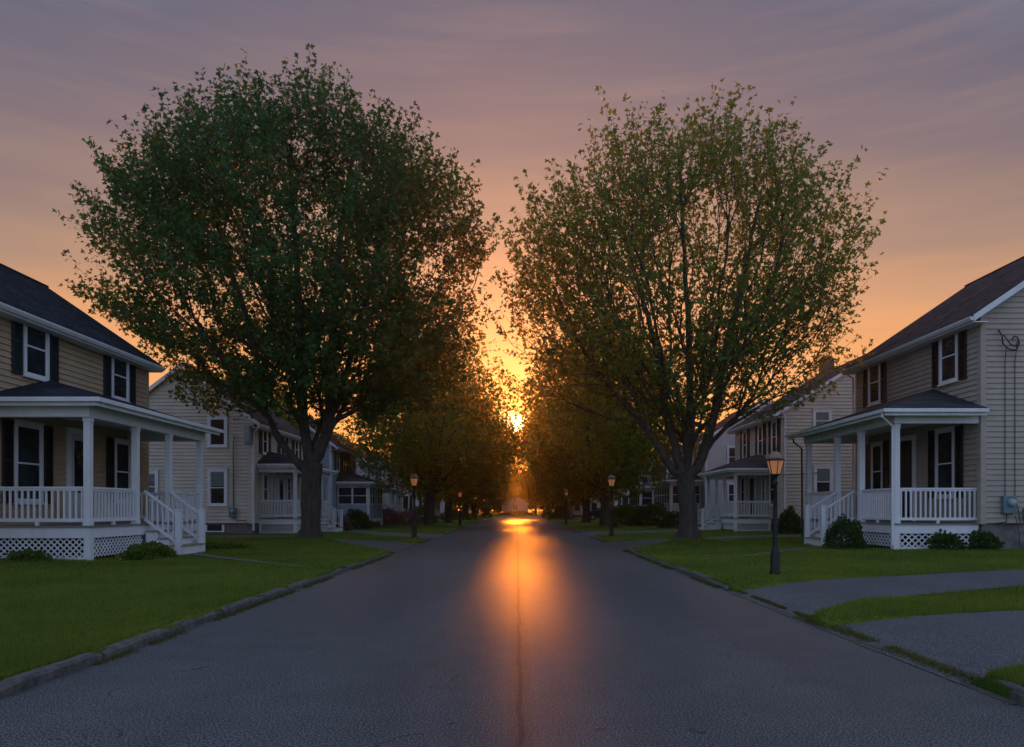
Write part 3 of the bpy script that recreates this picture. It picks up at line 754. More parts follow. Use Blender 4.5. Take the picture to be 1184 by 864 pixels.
def porch_win(F, a0, a1, z0, z1, root, par, W):
    mb = MB(); t = .06
    mb.fbox(F, a0, a0 + t, z0, z1, -.02, .04); mb.fbox(F, a1 - t, a1, z0, z1, -.02, .04); mb.fbox(F, a0 + t, a1 - t, z1 - t, z1, -.02, .04); mb.fbox(F, a0 + t, a1 - t, z0, z0 + t, -.02, .04)
    mb.fbox(F, a0 + t, a1 - t, (z0 + z1) / 2 - .02, (z0 + z1) / 2 + .02, -.01, .035)
    mb.fbox(F, a0 + t + .002, a1 - t - .002, z0 + t, z1 - t, -.005, .0)
    mb.build('porch_window', W, root, par)
    mb = MB(); mb.fbox(F, a0 + t + .003, a1 - t - .003, z0 + t + .002, (z0 + z1) / 2 - .022, .001, .008); mb.fbox(F, a0 + t + .003, a1 - t - .003, (z0 + z1) / 2 + .022, z1 - t - .002, .001, .008)
    mb.build('porch_pane', M['glass'], root, par)

lh = lambda x, y: float(lawn_h(np.array(float(x)), np.array(float(y))))
# left row ------------------------------------------------------------
A = house(-1, 12.6, 12.0, 25.35, 3.6, 6.46, 8.92, 'tan clapboard house with teal shutters and wraparound white porch, nearest on the left', 'tan', 'roof', fz=.6,
  lot=.19, wins=[(19.4, 4.80, 6.40, 1.02, 'shut_t'), (23.5, 4.82, 6.38, 1.02, 'shut_t'), (15.2, 4.80, 6.38, 1.02, 'shut_t'), (19.1, 1.55, 3.6, 1.12, 'shut_k'), (23.65, 1.6, 3.57, .98, 'shut_k')],
  doors=[(21.3, 1.0, 3.5, .88, 'door_w', True)], detail=2,
  porch=dict(out=2.45, ya=17.68, yb=24.05, dz=.99, posts=[17.75, 19.95, 21.85, 23.98], bz=3.57, ez=3.93, az=4.8, r0=20.0, r1=22.6, steps=(20.25, 21.75), oh=.38, rail=.93, nst=4, stair_out=.95))
C = house(-1, 12.6, 35.5, 43.6, 3.35, 5.65, 8.2, 'cream clapboard house with gable end facing the viewer and lattice porch, behind the left maple', 'cream', 'roof_b', lot=.2, fz=.5, ex=.17,
  wins=[(37.0, 4.1, 5.45, .8, 'shut_r'), (39.8, 4.1, 5.45, .8, 'shut_r'), (42.3, 4.1, 5.45, .8, 'shut_r'), (37.1, 1.6, 3.2, .8, None), (38.3, 1.6, 3.2, .5, None), (40.9, 1.6, 3.2, .8, None)],
  gwins=[(1.68, 4.35, 5.8, .95, None), (1.68, 1.55, 3.3, .95, None, .45), (5.0, 1.75, 3.2, 1.0, None, .3)], doors=[(39.5, .95, 3.05, .85, 'door_w', True)], detail=2, basement=[(1.85, .7, .32)], tw=.13,
  porch=dict(out=1.85, ya=36.2, yb=42.6, dz=.92, posts=[36.3, 38.9, 41.1, 42.5], bz=3.15, ez=3.5, az=4.25, r0=37.5, r1=41.3, steps=(39.2, 40.9), oh=.3, rail=.9, stair_out=1.1, nst=4))
Dh = house(-1, 12.0, 48.0, 55.2, 3.4, 5.6, 8.1, 'blue-grey clapboard house with russet shutters and brick chimney, second beyond the cream house', 'bluegrey', 'roof_r', 'white_far', lot=.2, fz=.5, ex=.18,
  wins=[(49.6, 3.9, 5.4, .85, 'shut_r'), (51.4, 3.9, 5.4, .85, 'shut_r'), (53.4, 3.9, 5.4, .85, 'shut_r'), (50, 1.5, 3, .9, None)], gwins=[(2.2, 4.0, 5.4, .9, None), (2.2, 1.6, 3.1, .9, None)], chim=(3.1, 49.2, .9, .65), detail=1,
  porch=dict(out=2.2, ya=49.3, yb=54.2, dz=.8, posts=[49.4, 51.8, 54.1], bz=2.85, ez=3.1, az=3.95, r0=50.4, r1=53, steps=None, oh=.25, enclosed=True, wall='bluegrey', lat=False))
Eh = house(-1, 12.2, 59.2, 66.5, 3.5, 5.3, 7.8, 'white clapboard house with glazed sun porch, third on the left', 'whitesiding', 'roof', 'white_far', lot=.2, fz=.5, ex=.2,
  wins=[(60.9, 3.7, 5.1, .9, None), (64.2, 3.7, 5.1, .9, None)], gwins=[(2, 3.8, 5.1, .9, None), (2, 1.4, 2.9, .9, None)], detail=1,
  porch=dict(out=2.0, ya=60, yb=65.6, dz=.75, posts=[60.1, 62, 63.8, 65.5], bz=2.75, ez=3.0, az=3.7, r0=61.2, r1=64.2, steps=(62.1, 63.7), oh=.25, stair_out=.9))
Fh = house(-1, 9.4, 84, 90.5, 2.6, 3.3, 5.6, 'small white one-storey house with three dark windows, seen between two left street trunks', 'whitesiding', 'roof_b', 'white_far', lot=.15, fz=.35, ex=.2,
  wins=[(86, 1.2, 2.7, .9, 'shut_k'), (88.5, 1.2, 2.7, .9, 'shut_k')], gwins=[(.9, 1.2, 2.9, .8, 'shut_k'), (3.2, 1.2, 2.9, .8, 'shut_k')], detail=0)
house(-1, 12.4, 71.5, 79, 3.4, 5.2, 7.6, 'pale grey clapboard house, the one past the left sun porch house', 'palegrey', 'roof', 'white_far', lot=.2, fz=.5, ex=.22,
  wins=[(73.5, 3.6, 4.9, .9, 'shut_k'), (77, 3.6, 4.9, .9, 'shut_k'), (77, 1.4, 2.8, .9, 'shut_k')], gwins=[(1.7, 3.7, 5, .9, 'shut_k'), (1.7, 1.4, 2.8, .9, 'shut_k')], doors=[(74, .9, 2.9, .9, 'door_d', False)], detail=0)
house(-1, 9.8, 100, 108, 3.4, 3.6, 5.9, 'low white house farthest down the left side', 'whitesiding', 'roof_b', 'white_far', lot=.15, fz=.35, ex=.25,
  wins=[(103, 1.2, 2.6, 1.0, None), (106, 1.2, 2.6, 1.0, None)], gwins=[(1.4, 1.2, 2.6, 1.0, None), (4.5, 1.2, 2.6, 1.0, None)], detail=0)
# right row -----------------------------------------------------------
B = house(1, 13.6, 21.8, 29.8, 4.6, 7.18, 10.3, 'beige clapboard house with dark shutters and white corner porch, nearest on the right', 'beige', 'roof_b', lot=.22, fz=.75, ex=.158,
  wins=[(23.35, 5.35, 7.05, 1.0, 'shut_k'), (28.2, 5.35, 7.05, .95, 'shut_k'), (23.55, 1.75, 3.93, 1.05, 'shut_k'), (28.0, 1.75, 3.87, .9, 'shut_k')],
  doors=[(25.9, .96, 3.75, .9, 'door_d', False)], detail=2, rk=.3,
  porch=dict(out=2.5, ya=21.92, yb=28.65, dz=.96, posts=[22.0, 24.2, 26.0, 28.55], bz=3.9, ez=4.22, az=5.25, r0=24.3, r1=26.6, steps=(24.5, 25.85), oh=.48, rail=1.05, down=True, nst=4, stair_out=1.05, pw=.17, lpitch=.2))
G = house(1, 13.4, 37.6, 45.6, 4.6, 6.35, 9.2, 'ivory clapboard house with brick chimney and lattice porch, behind the near lamp post', 'ivory', 'roof_b', lot=.22, fz=.65, ex=.175,
  wins=[(38.6, 4.3, 6.0, .85, 'shut_k'), (40.8, 4.3, 6.0, .85, 'shut_k'), (43.6, 4.3, 6.0, .85, 'shut_k'), (38.9, 1.55, 3.3, .8, None), (40.3, 1.55, 3.3, .6, None), (44, 1.55, 3.3, .8, None)],
  gwins=[(2.0, 5.3, 6.4, .95, None, .9), (2.05, 2.0, 3.55, .95, None, .5), (4.3, 7.2, 8.1, .6, None)], doors=[(42.2, .95, 3.1, .85, 'door_d', False)], detail=2, chim=(3.9, 41.6, .85, .62), tw=.12,
  porch=dict(out=1.95, ya=39.2, yb=45.0, dz=.9, posts=[39.3, 41.5, 43.1, 44.9], bz=3.15, ez=3.45, az=4.35, r0=40.6, r1=43.4, steps=(41.6, 43.0), oh=.35, rail=.9, stair_out=1.1))
Hh = house(1, 13.3, 52.5, 60.5, 4.2, 6.3, 9.0, 'pale grey clapboard house with glazed porch, partly behind the right maple trunk', 'palegrey', 'roof', 'white_far', lot=.2, fz=.5, ex=.18,
  wins=[(54.5, 4.2, 5.7, .9, 'shut_k'), (58, 4.2, 5.7, .9, 'shut_k')], gwins=[(2, 4.3, 5.8, 1, None), (2, 1.6, 3.2, 1, None)], detail=1,
  porch=dict(out=2.3, ya=53.6, yb=59.6, dz=.85, posts=[53.7, 55.7, 57.6, 59.5], bz=3.1, ez=3.4, az=4.1, r0=55, r1=58.5, steps=None, oh=.3, enclosed=True, wall='palegrey', lat=False))
house(1, 13.2, 65.5, 73.5, 3.8, 5.6, 8.0, 'blue clapboard house with slate blue porch roof, fourth on the right', 'blue', 'roof_blue', 'white_far', lot=.2, fz=.5, ex=.2,
  wins=[(67.5, 3.8, 5.2, .9, None), (71, 3.8, 5.2, .9, None)], gwins=[(1.8, 3.9, 5.3, 1, None), (1.8, 1.5, 3.1, 1.2, None)], detail=1,
  porch=dict(out=2.3, ya=66.2, yb=72.6, dz=.8, posts=[66.3, 69.4, 72.5], bz=3.0, ez=3.3, az=4.1, r0=67.6, r1=71.2, steps=None, oh=.3, enclosed=True, wall='blue', lat=False))
house(1, 11.3, 86, 93, 3.6, 5.2, 7.4, 'white clapboard house with dark door, beside the parked car', 'whitesiding', 'roof_b', 'white_far', lot=.2, fz=.4, ex=.22,
  wins=[(88, 3.6, 4.9, .9, 'shut_k'), (91, 3.6, 4.9, .9, 'shut_k')], gwins=[(1.2, 1.4, 3.0, .9, 'shut_k'), (3.5, 1.4, 3.0, 1.2, None), (1.2, 3.7, 4.9, .9, None), (3.5, 3.7, 4.9, .9, None)], detail=0)
house(1, 7.6, 110, 116, 2.8, 2.9, 4.8, 'low white cottage farthest down the right side', 'whitesiding', 'roof_b', 'white_far', lot=.15, fz=.3, ex=.25,
  gwins=[(1.3, 1.0, 2.3, 1.0, None), (3.8, 1.0, 2.3, 1.0, None)], detail=0)
# cottage closing the street (its gable faces us)
house(-1, -2.1, 158, 165, 2.6, 2.55, 4.0, 'small mauve-grey cottage with one window closing the far end of the street', 'palegrey', 'roof_b', 'white_far', lot=-.02, fz=.2, ex=.25,
  gwins=[(2.5, .9, 2.3, 1.3, None)], detail=0, oh=.3)
print('houses', time.time() - T0)

# downspouts on near houses, meters, cables ---------------------------------
def child_tube(root, name, pts, r, mat, n=8):
    mb = MB(); mb.tube(pts, r, n); return mb.build(name, M[mat], root)
child_tube(C, 'downspout', [(-12.25, 35.3, 5.45), (-12.35, 35.38, 5.2), (-12.56, 35.42, 5.0), (-12.56, 35.42, .35)], .045, 'white')
child_tube(B, 'downspout', [(13.15, 29.9, 7.0), (13.2, 29.95, 6.85), (13.5, 29.88, 6.6), (13.5, 29.88, .4)], .045, 'white')
child_tube(B, 'porch_downspout', [(10.72, 28.9, 4.15), (10.74, 28.9, 3.98), (10.98, 28.7, 3.7), (11.0, 28.7, .3)], .035, 'cable')
child_tube(G, 'downspout', [(13.45, 37.5, 6.2), (13.5, 37.52, 5.9), (13.5, 37.52, .4)], .04, 'white')
def meter(x, y, z, label, sc_=1., second=False, cab=None):
    root = empty('electric_meter', (x, y, z), label, 'meter')
    mb = MB(); k = sc_
    mb.box(x - .19 * k, x + .19 * k, y - .16, y - .012, z - .3 * k, z + .22 * k); mb.build('enclosure', M['meter'], root, bevel=.02)
    mb = MB()
    for i, (r, d) in enumerate([(.115, 0), (.115, .05), (.09, .11), (.03, .13)]):
        for j in range(16): t = j * math.pi / 8; mb.v.append((x + .03 + r * k * math.cos(t), y - .162 - d, z + .02 + r * k * math.sin(t)))
    for i in range(3):
        for j in range(16): j2 = (j + 1) % 16; mb.f.append((i * 16 + j, i * 16 + j2, (i + 1) * 16 + j2, (i + 1) * 16 + j))
    mb.f.append(tuple(range(48, 64))); mb.build('dial_glass', M['metal'], root)
    return root
m1 = meter(14.35, 21.8, 1.55, 'teal electric meter box on the gable wall of the right beige house')
mb = MB(); x, y, z = 14.8, 21.77, 1.22
mb.box(x - .02, x + .5, y - .14, y - .005, z - .19, z + .19); jb = mb.build('junction_box', M['meter'], bevel=.02); tag(jb, 'low teal junction box with a round cap, beside the right meter', 'junction box')
mb = MB(); mb.tube([(x + .3, y - .14, z + .02), (x + .3, y - .19, z + .02)], .09, 12); mb.build('cap', M['metal'], None, jb)
mb = MB()
mb.tube([(14.05, 21.72, 6.62), (14.1, 21.62, 6.4), (14.14, 21.66, 6.2), (14.28, 21.6, 6.02), (14.5, 21.6, 6.0), (14.62, 21.66, 6.2), (14.6, 21.7, 6.4), (14.48, 21.68, 6.42), (14.4, 21.66, 6.3)], .022, 6)
mb.tube([(14.12, 21.6, 6.45), (14.3, 21.55, 6.15), (14.45, 21.58, 6.1), (14.58, 21.62, 6.3)], .018, 6)
mb.tube([(14.24, 21.66, 6.1), (14.26, 21.74, 5.7), (14.26, 21.74, 1.77)], .012, 6); mb.tube([(14.56, 21.66, 6.2), (14.55, 21.74, 5.7), (14.55, 21.74, 1.77), (14.66, 21.74, 1.3), (14.7, 21.74, .95), (14.2, 21.74, .9)], .012, 6)
mb.tube([(14.3, 21.73, 1.3), (14.3, 21.73, 1.0), (13.95, 21.73, .96)], .014, 6); mb.tube([(14.55, 21.73, 1.2), (14.58, 21.6, .7), (14.6, 21.62, .3)], .01, 6)
tag(mb.build('service_cable', M['cable']), 'black looped service cables running down the right beige gable wall', 'cable')
meter(-13.55, 35.5, 1.25, 'small grey meter box on the cream gable wall on the left', .9)
mb = MB(); mb.tube([(-13.5, 35.42, 4.9), (-13.45, 35.35, 4.75), (-13.52, 35.4, 4.4), (-13.52, 35.44, 1.45)], .022, 6); mb.tube([(-13.5, 35.4, 1.0), (-13.35, 35.38, .8), (-12.9, 35.38, .82), (-12.8, 35.38, .5)], .014, 6)
tag(mb.build('service_cable', M['cable']), 'thin dark cable running down the cream gable wall on the left', 'cable')
mb = MB(); mb.box(-12.98, -12.62, 35.2, 35.46, 4.5, 5.35); mb.box(-12.94, -12.66, 35.17, 35.2, 4.56, 5.3); tag(mb.build('electrical_cabinet', M['metal'], bevel=.015), 'tall narrow grey box high on the corner of the cream gable wall', 'utility box')
mb = MB(); mb.tube([(12.35, 37.45, 3.05), (13.6, 37.45, 3.1), (15.2, 37.5, 3.2)], .014, 5); tag(mb.build('wire', M['cable']), 'thin dark wire strung along the ivory gable wall behind the near lamp', 'wire')
# lamps -----------------------------------------------------------------
def make_lamp(x, y, k, label, first=None):
    z = lh(x, y) - .02
    if first:
        r = first.copy(); link(r); r.location = (x, y, z); r.scale = (k,) * 3; tag(r, label)
        for ch in first.children: c = ch.copy(); link(c); c.parent = r
        return r
    root = empty('street_lamp', (x, y, z), label, 'street lamp', 'black post lamps with tapered lanterns along the kerbs')
    mb = MB()
    mb.lathe((x, y, z), [(.115, 0), (.115, .08), (.10, .12), (.10, .42), (.085, .46), (.092, .5), (.068, .54), (.055, .6), (.05, 1.0), (.054, 1.06), (.054, 1.1), (.047, 1.14), (.04, 1.9), (.055, 1.92), (.055, 1.95), (.04, 1.98), (.04, 2.06), (.075, 2.08), (.09, 2.1)], 14)
    mb.build('pole', M['iron'], root, smooth=True)
    # lantern: six sided, wider at top
    mb = MB(); zb, zt = z + 2.11, z + 2.42; n = 6
    mb.lathe((x, y, z), [(.095, 2.11), (.175, 2.40)], n); mb.build('lantern_glass', M['lampglass'], root)
    mb = MB()
    for j in range(n):
        t = 2 * math.pi * (j + .5) / n; t2 = 2 * math.pi * (j + 1.5) / n
        p = lambda r, t, zz: Vector((x + r * math.cos(t), y + r * math.sin(t), z + zz))
        mb.bar(p(.1, t, 2.1), p(.18, t, 2.4), .013, .013); mb.bar(p(.182, t, 2.405), p(.182, t2, 2.405), .02, .03); mb.bar(p(.1, t, 2.11), p(.1, t2, 2.11), .016, .02)
        mb.bar(p(.172, t, 2.42), p(.09, t, 2.54), .008, .008)
    mb.lathe((x, y, z), [(.05, 2.585), (.05, 2.6), (.02, 2.62), (.03, 2.65), (.012, 2.69)], 10)
    mb.build('lantern_frame', M['iron'], root)
    mb = MB(); mb.lathe((x, y, z), [(.172, 2.42), (.15, 2.47), (.11, 2.53), (.06, 2.58), (.03, 2.59)], 14); mb.build('lantern_cap', M['lampcap'], root, smooth=True)
    return root
L0 = make_lamp(5.1, 14.7, .95, 'near black street lamp standing on the right lawn by the driveway')
L0.scale = (.95,) * 3
make_lamp(-4.62, 33.4, 1.12, 'black street lamp on the left grass island between two driveways', L0)
rl = make_lamp(4.5, 35.5, 1.14, 'black street lamp with a hanging flower basket, on the right grass island', L0)
make_lamp(-4.45, 58, 1.1, 'second black street lamp down the left kerb', L0)
make_lamp(4.0, 61, 1.12, 'second black street lamp beyond the island on the right kerb, under the trees', L0)
make_lamp(-4.6, 82, 1.1, 'third black street lamp down the left kerb', L0)
make_lamp(4.2, 90, 1.1, 'third black street lamp beyond the island on the right kerb', L0)
make_lamp(-4.6, 104, 1.1, 'farthest black street lamp on the left kerb', L0)
make_lamp(3.9, 112, 1.1, 'farthest black street lamp on the right kerb', L0)
print('lamps', time.time() - T0)

# ------------------------------------------------------------------ foliage helpers
def unit(v): return v / np.maximum(np.linalg.norm(v, axis=-1, keepdims=True), 1e-6)
def leaf_faces(P, A, size, rng, lobes=3):
    """P positions, A leaf axis (N,3) -> quads"""
    n = len(P); rv = unit(rng.normal(0, 1, (n, 3)) + np.array([0, -.25, .5])); s = unit(np.cross(A, rv)); 
    A = unit(A); size = size[:, None]
    out = []
    for ang, ln in ([(-1.0, .78), (0, 1.), (1.0, .78)] if lobes == 3 else [(0, 1.15)]):
        d = A * math.cos(ang) + s * math.sin(ang); pr = -A * math.sin(ang) + s * math.cos(ang)
        wd = .25 if lobes == 3 else .38
        out.append(np.stack([P, P + (d * .5 - pr * wd) * size * ln, P + d * size * ln, P + (d * .5 + pr * wd) * size * ln], 1))
    return np.stack(out, 1).reshape(-1, 3)
def bush(x, y, rx, ry, h, label, mat='leafB', n=1500, size=.06, seed=1, name='bush', cat='bush', flower=None, z=None, group=None):
    rg = np.random.default_rng(seed); z = lh(x, y) if z is None else z
    root = empty(name, (x, y, z), label, cat, group)
    mb = MB()
    for k in range(7):
        t = k * .9; mb.tube([(x, y, z - .03), (x + rx * .5 * math.cos(t), y + ry * .5 * math.sin(t), z + h * .6)], [.02, .006], 5)
    mb.build('stem', M['bark'], root)
    d = unit(rg.normal(0, 1, (n, 3))); d[:, 2] = np.abs(d[:, 2]) * 1.1 - .12
    r = rg.uniform(.45, 1, n) ** .5 * (1 + .22 * np.sin(d[:, 0] * 5 + seed) * np.cos(d[:, 2] * 6 + d[:, 1] * 4))
    P = np.array([x, y, z]) + np.stack([d[:, 0] * r * rx, d[:, 1] * r * ry, np.maximum(.02, .1 * h + d[:, 2] * r * h * .9)], -1)
    V = leaf_faces(P, unit(d + rg.normal(0, .6, (n, 3)) + [0, 0, .4]), rg.uniform(.7, 1.3, n) * size, rg, 1)
    np_mesh('foliage', V, 4, M[mat], root)
    if flower:
        k = rg.choice(n, max(12, n // 14), replace=False); k = k[r[k] > .8]
        V = leaf_faces(P[k] * 1 + d[k] * .03, unit(d[k]), np.full(len(k), size * .9), rg, 3); np_mesh('blossom', V, 4, M[flower], root)
    return root

# ------------------------------------------------------------------ trees
def make_tree(name, label, bx_, by_, trunk_r, C0, env, n_tips, lpt, lsize, leaf, seed, limbs, bf=.55, void=-.2, lobes=3, mind=.45, spire=.9, group=None, rmin=.45, spread=.3, up=.75, cat='tree', stems={}):
    rg = np.random.default_rng(seed); bz_ = lh(bx_, by_) - .05
    root = empty(name, (bx_, by_, bz_), label, cat, group)
    B0 = np.array([bx_, by_, bz_]); C0 = np.array(C0, float)
    # tips
    tips = []; T = np.zeros((0, 3)); tries = 0
    while len(tips) < n_tips and tries < 60:
        tries += 1
        d = unit(rg.normal(0, 1, (400, 3))); rr = rg.uniform(rmin ** 3, 1, 400) ** (1 / 3)
        Pt = C0 + d * (env(d) * rr)[:, None]
        for p, q in zip(Pt, rr):
            if len(tips) >= n_tips: break
            if p[2] < bz_ + 2.2: continue
            if noise.noise(Vector(p) * .34 + Vector((seed, 0, 0))) + .5 * noise.noise(Vector(p) * .95) < void + (-.12 if q > .88 else 0): continue
            if len(tips):
                if np.min(((T[:len(tips)] - p) ** 2).sum(1)) < mind ** 2: continue
            if len(tips) >= len(T): T = np.vstack([T, np.zeros((600, 3))])
            T[len(tips)] = p; tips.append(p)
    tips = np.array(tips)
    N = 60000; P = np.zeros((N, 3)); PD = np.zeros((N, 3)); PL = np.zeros(N); PAR = np.full(N, -1, int); n = 0
    chains = []
    def addchain(pts, par):
        nonlocal n
        ch = [par] if par >= 0 else []
        for p in pts:
            P[n] = p; PAR[n] = par
            if par >= 0: dv = p - P[par]; L = np.linalg.norm(dv); PD[n] = dv / max(L, 1e-6); PL[n] = PL[par] + L
            else: PD[n] = (0, 0, 1)
            ch.append(n); par = n; n += 1
        chains.append(ch); return par
    for li, (par_idx, pts) in enumerate(limbs):
        # limbs: list of (index of parent limb or -1, fraction, pts)
        pts = np.array(pts, float); 
        L = np.concatenate([[0], np.cumsum(np.linalg.norm(np.diff(pts, axis=0), axis=1))]); m = max(3, int(L[-1] / .45)); t = np.linspace(0, L[-1], m)
        q = np.stack([np.interp(t, L, pts[:, k]) for k in range(3)], -1)
        for _ in range(3): q[1:-1] = .25 * q[:-2] + .5 * q[1:-1] + .25 * q[2:]
        q[1:-1] += rg.normal(0, .02, q[1:-1].shape)
        if par_idx < 0: addchain(q, -1)
        else:
            k = int(np.argmin(((P[:n] - q[0]) ** 2).sum(1))); addchain(q[1:], k)
    nseed = n
    trunk_n = len(chains[0])
    order = np.argsort(np.linalg.norm(tips - P[trunk_n - 1], axis=1)); tip_nodes = []; tdir = []
    usable0 = trunk_n - 2
    for ti in order:
        t = tips[ti]; dv = t - P[usable0:n]; L = np.linalg.norm(dv, axis=1) + 1e-6
        cs = (dv * PD[usable0:n]).sum(1) / L
        cost = L * (1 + .75 * (1 - cs)) + bf * PL[usable0:n]
        k = int(np.argmin(cost)) + usable0; p0 = P[k]; Ld = L[k - usable0]
        m = max(2, int(Ld / .6)); c = p0 + PD[k] * Ld * .42 + np.array([0, 0, .06 * Ld]); tt = np.linspace(0, 1, m + 1)[1:, None]
        q = (1 - tt) ** 2 * p0 + 2 * tt * (1 - tt) * c + tt ** 2 * t
        q[:-1] += rg.normal(0, .035, q[:-1].shape)
        if n + m + 2 > N: break
        e = addchain(q, k); tip_nodes.append(e); tdir.append(PD[e].copy())
    cnt = np.zeros(n); cnt[tip_nodes] += 1
    for i in range(n - 1, 0, -1):
        if PAR[i] >= 0: cnt[PAR[i]] += cnt[i]
    cnt = np.maximum(cnt, 1); rt = .007
    ee = math.log(cnt[0]) / math.log(trunk_r * .7 / rt); rad = rt * cnt ** (1 / ee)
    # branch mesh: trunk (first chains) and branches
    def mesh(chs, name, mat, smooth, tr=False):
        vs = []; fs = []; base = 0
        for ci, ch in chs:
            if len(ch) < 2: continue
            r = rad[ch].copy(); 
            if PAR[ch[0]] >= 0 or ci > 0: r[0] = min(r[0], r[1] * 1.25)
            sides = 4 if r[0] < .035 else 6 if r[0] < .09 else 12 if not tr else 22
            pts = P[ch]; m = len(ch)
            if tr and ci in stems: r = np.maximum(r, stems[ci] * (1 - .75 * np.linspace(0, 1, m)))
            if ci == 0:
                h = pts[:, 2] - bz_; r = np.maximum(r, trunk_r * .92) * (1 + .15 * np.exp(-h / .15) + .04 * np.exp(-h / 1.2))
            dr = np.gradient(pts, axis=0); dr = unit(dr); a = unit(np.cross(dr, np.array([.05, 1, .03]))); b = np.cross(dr, a)
            th = np.arange(sides) * 2 * np.pi / sides
            ring = pts[:, None, :] + (a[:, None, :] * np.cos(th)[None, :, None] + b[:, None, :] * np.sin(th)[None, :, None]) * r[:, None, None]
            if tr and r.max() > .12:
                nzv = np.array([[noise.noise(Vector((q[0] * 6, q[1] * 6, q[2] * 1.3))) for q in rw] for rw in ring])
                ring = pts[:, None, :] + (ring - pts[:, None, :]) * (1 + .16 * nzv[:, :, None])
                if ci == 0: ring = pts[:, None, :] + (ring - pts[:, None, :]) * (1 + (.18 * np.sin(th * 5 + 1))[None, :, None] * np.exp(-np.maximum(pts[:, 2] - bz_, 0) / .35)[:, None, None])
            vs.append(ring.reshape(-1, 3)); i = base + np.arange(m - 1)[:, None] * sides; j = np.arange(sides)[None, :]; j2 = (j + 1) % sides
            fs.append(np.stack([i + j, i + j2, i + sides + j2, i + sides + j], -1).reshape(-1, 4)); base += m * sides
        V = np.concatenate(vs); F = np.concatenate(fs).astype(np.int32)
        me = bpy.data.meshes.new(name); me.vertices.add(len(V)); me.vertices.foreach_set('co', (V - B0).astype(np.float32).ravel())
        me.loops.add(F.size); me.loops.foreach_set('vertex_index', F.ravel()); me.polygons.add(len(F)); me.polygons.foreach_set('loop_start', np.arange(0, F.size, 4, dtype=np.int32))
        me.update(calc_edges=True); me.materials.append(mat); me.polygons.foreach_set('use_smooth', [True] * len(F))
        ob = link(bpy.data.objects.new(name, me)); ob.parent = root; return ob
    nl = len(limbs)
    root['wloc'] = tuple(B0)
    mesh(list(enumerate(chains))[:nl], 'trunk', M['bark'], True, True)
    mesh(list(enumerate(chains))[nl:], 'branches', M['bark'], True)
    # leaves in upward sprays round each tip
    tn = np.array(tip_nodes); TP = P[tn]; TD = np.array(tdir); k = len(tn)
    outw = unit(TP - C0); ax = unit(TD * .6 + outw * .45 + np.array([0, 0, up]) + rg.normal(0, .18, (k, 3)))
    inner = np.linalg.norm(TP - C0, axis=1) / np.maximum(env(outw), .1)
    nl_ = np.maximum(4, (lpt * rg.uniform(.55, 1.35, k))).astype(int)
    idx = np.repeat(np.arange(k), nl_); m = len(idx); t = rg.uniform(-.45, 1, m)
    if lobes == 3: t = np.round(t * 8 + rg.uniform(0, 1, k)[idx]) / 8 + rg.normal(0, .012, m)
    t = np.minimum(t, 1.02)
    sl_ = (spire * rg.uniform(.5, 1.25, k))[idx]
    rad_ = spread * (1.15 - .72 * np.clip(t, 0, 1)) * rg.uniform(.05, 1, m) ** .7
    tw = unit(np.cross(ax, rg.normal(0, 1, (k, 3)))); tw2 = np.cross(ax, tw); e_ = TP + ax * spire * .6; w0 = .006 + lsize * .02
    Vt = []
    for a_, b_ in ((0, 1), (1, 2), (2, 0)):
        o_ = [tw * w0, (-.5 * tw + .87 * tw2) * w0, (-.5 * tw - .87 * tw2) * w0]; Vt.append(np.stack([TP + o_[a_], TP + o_[b_], e_ + o_[b_] * .4, e_ + o_[a_] * .4], 1))
    np_mesh('twigs', np.concatenate(Vt).reshape(-1, 3), 4, M['bark'], root)
    rv = unit(np.cross(ax[idx], rg.normal(0, 1, (m, 3))))
    Q = TP[idx] + ax[idx] * (t * sl_)[:, None] + rv * rad_[:, None]
    A_ = unit(rv + ax[idx] * .35 + rg.normal(0, .35, (m, 3)) + np.array([0, 0, -.25]))
    V = leaf_faces(Q, A_, rg.uniform(.65, 1.25, m) * lsize, rg, lobes)
    np_mesh('crown', V, 4, M[leaf], root)
    print(name, len(tips), m, n, round(time.time() - T0, 1))
    return root
def px_env(outline, cx, cy, Z):
    k = Z / 860; a = np.array([(math.atan2(-(y - cy), x - cx), math.hypot(x - cx, y - cy) * k) for x, y in outline]); a = a[np.argsort(a[:, 0])]
    A_ = np.concatenate([a[:, 0] - 2 * np.pi, a[:, 0], a[:, 0] + 2 * np.pi]); Rr = np.tile(a[:, 1], 3)
    f = lambda t: np.interp(t, A_, Rr)
    def env(d):
        h = np.hypot(d[:, 0], d[:, 1]); psi = np.arctan2(d[:, 2], h); w_ = .5 * (1 - d[:, 0] / np.maximum(h, 1e-6))
        th = np.arctan2(d[:, 2], d[:, 0] if False else h)
        r = (1 - w_) * f(psi) + w_ * f(np.pi - psi)
        r = r * (1 + .075 * np.sin(d[:, 0] * 9 + d[:, 1] * 5) * np.sin(d[:, 2] * 8 + d[:, 1] * 7 + 1) + .05 * np.sin(d[:, 2] * 19 + d[:, 0] * 13))
        r = r * (1 - (.10 - .04 * (cx > 598)) * np.maximum(0, d[:, 2]))
        return r * (.835 - .01 * (cx > 598)) / np.sqrt(d[:, 0] ** 2 + d[:, 2] ** 2 + (d[:, 1] / .8) ** 2)
    return env
def P3(x, y, Z, dy=0):
    Z2 = Z + dy; return ((x - 598) / 860 * Z2, Z2, EYE - (y - 588) / 860 * Z2)
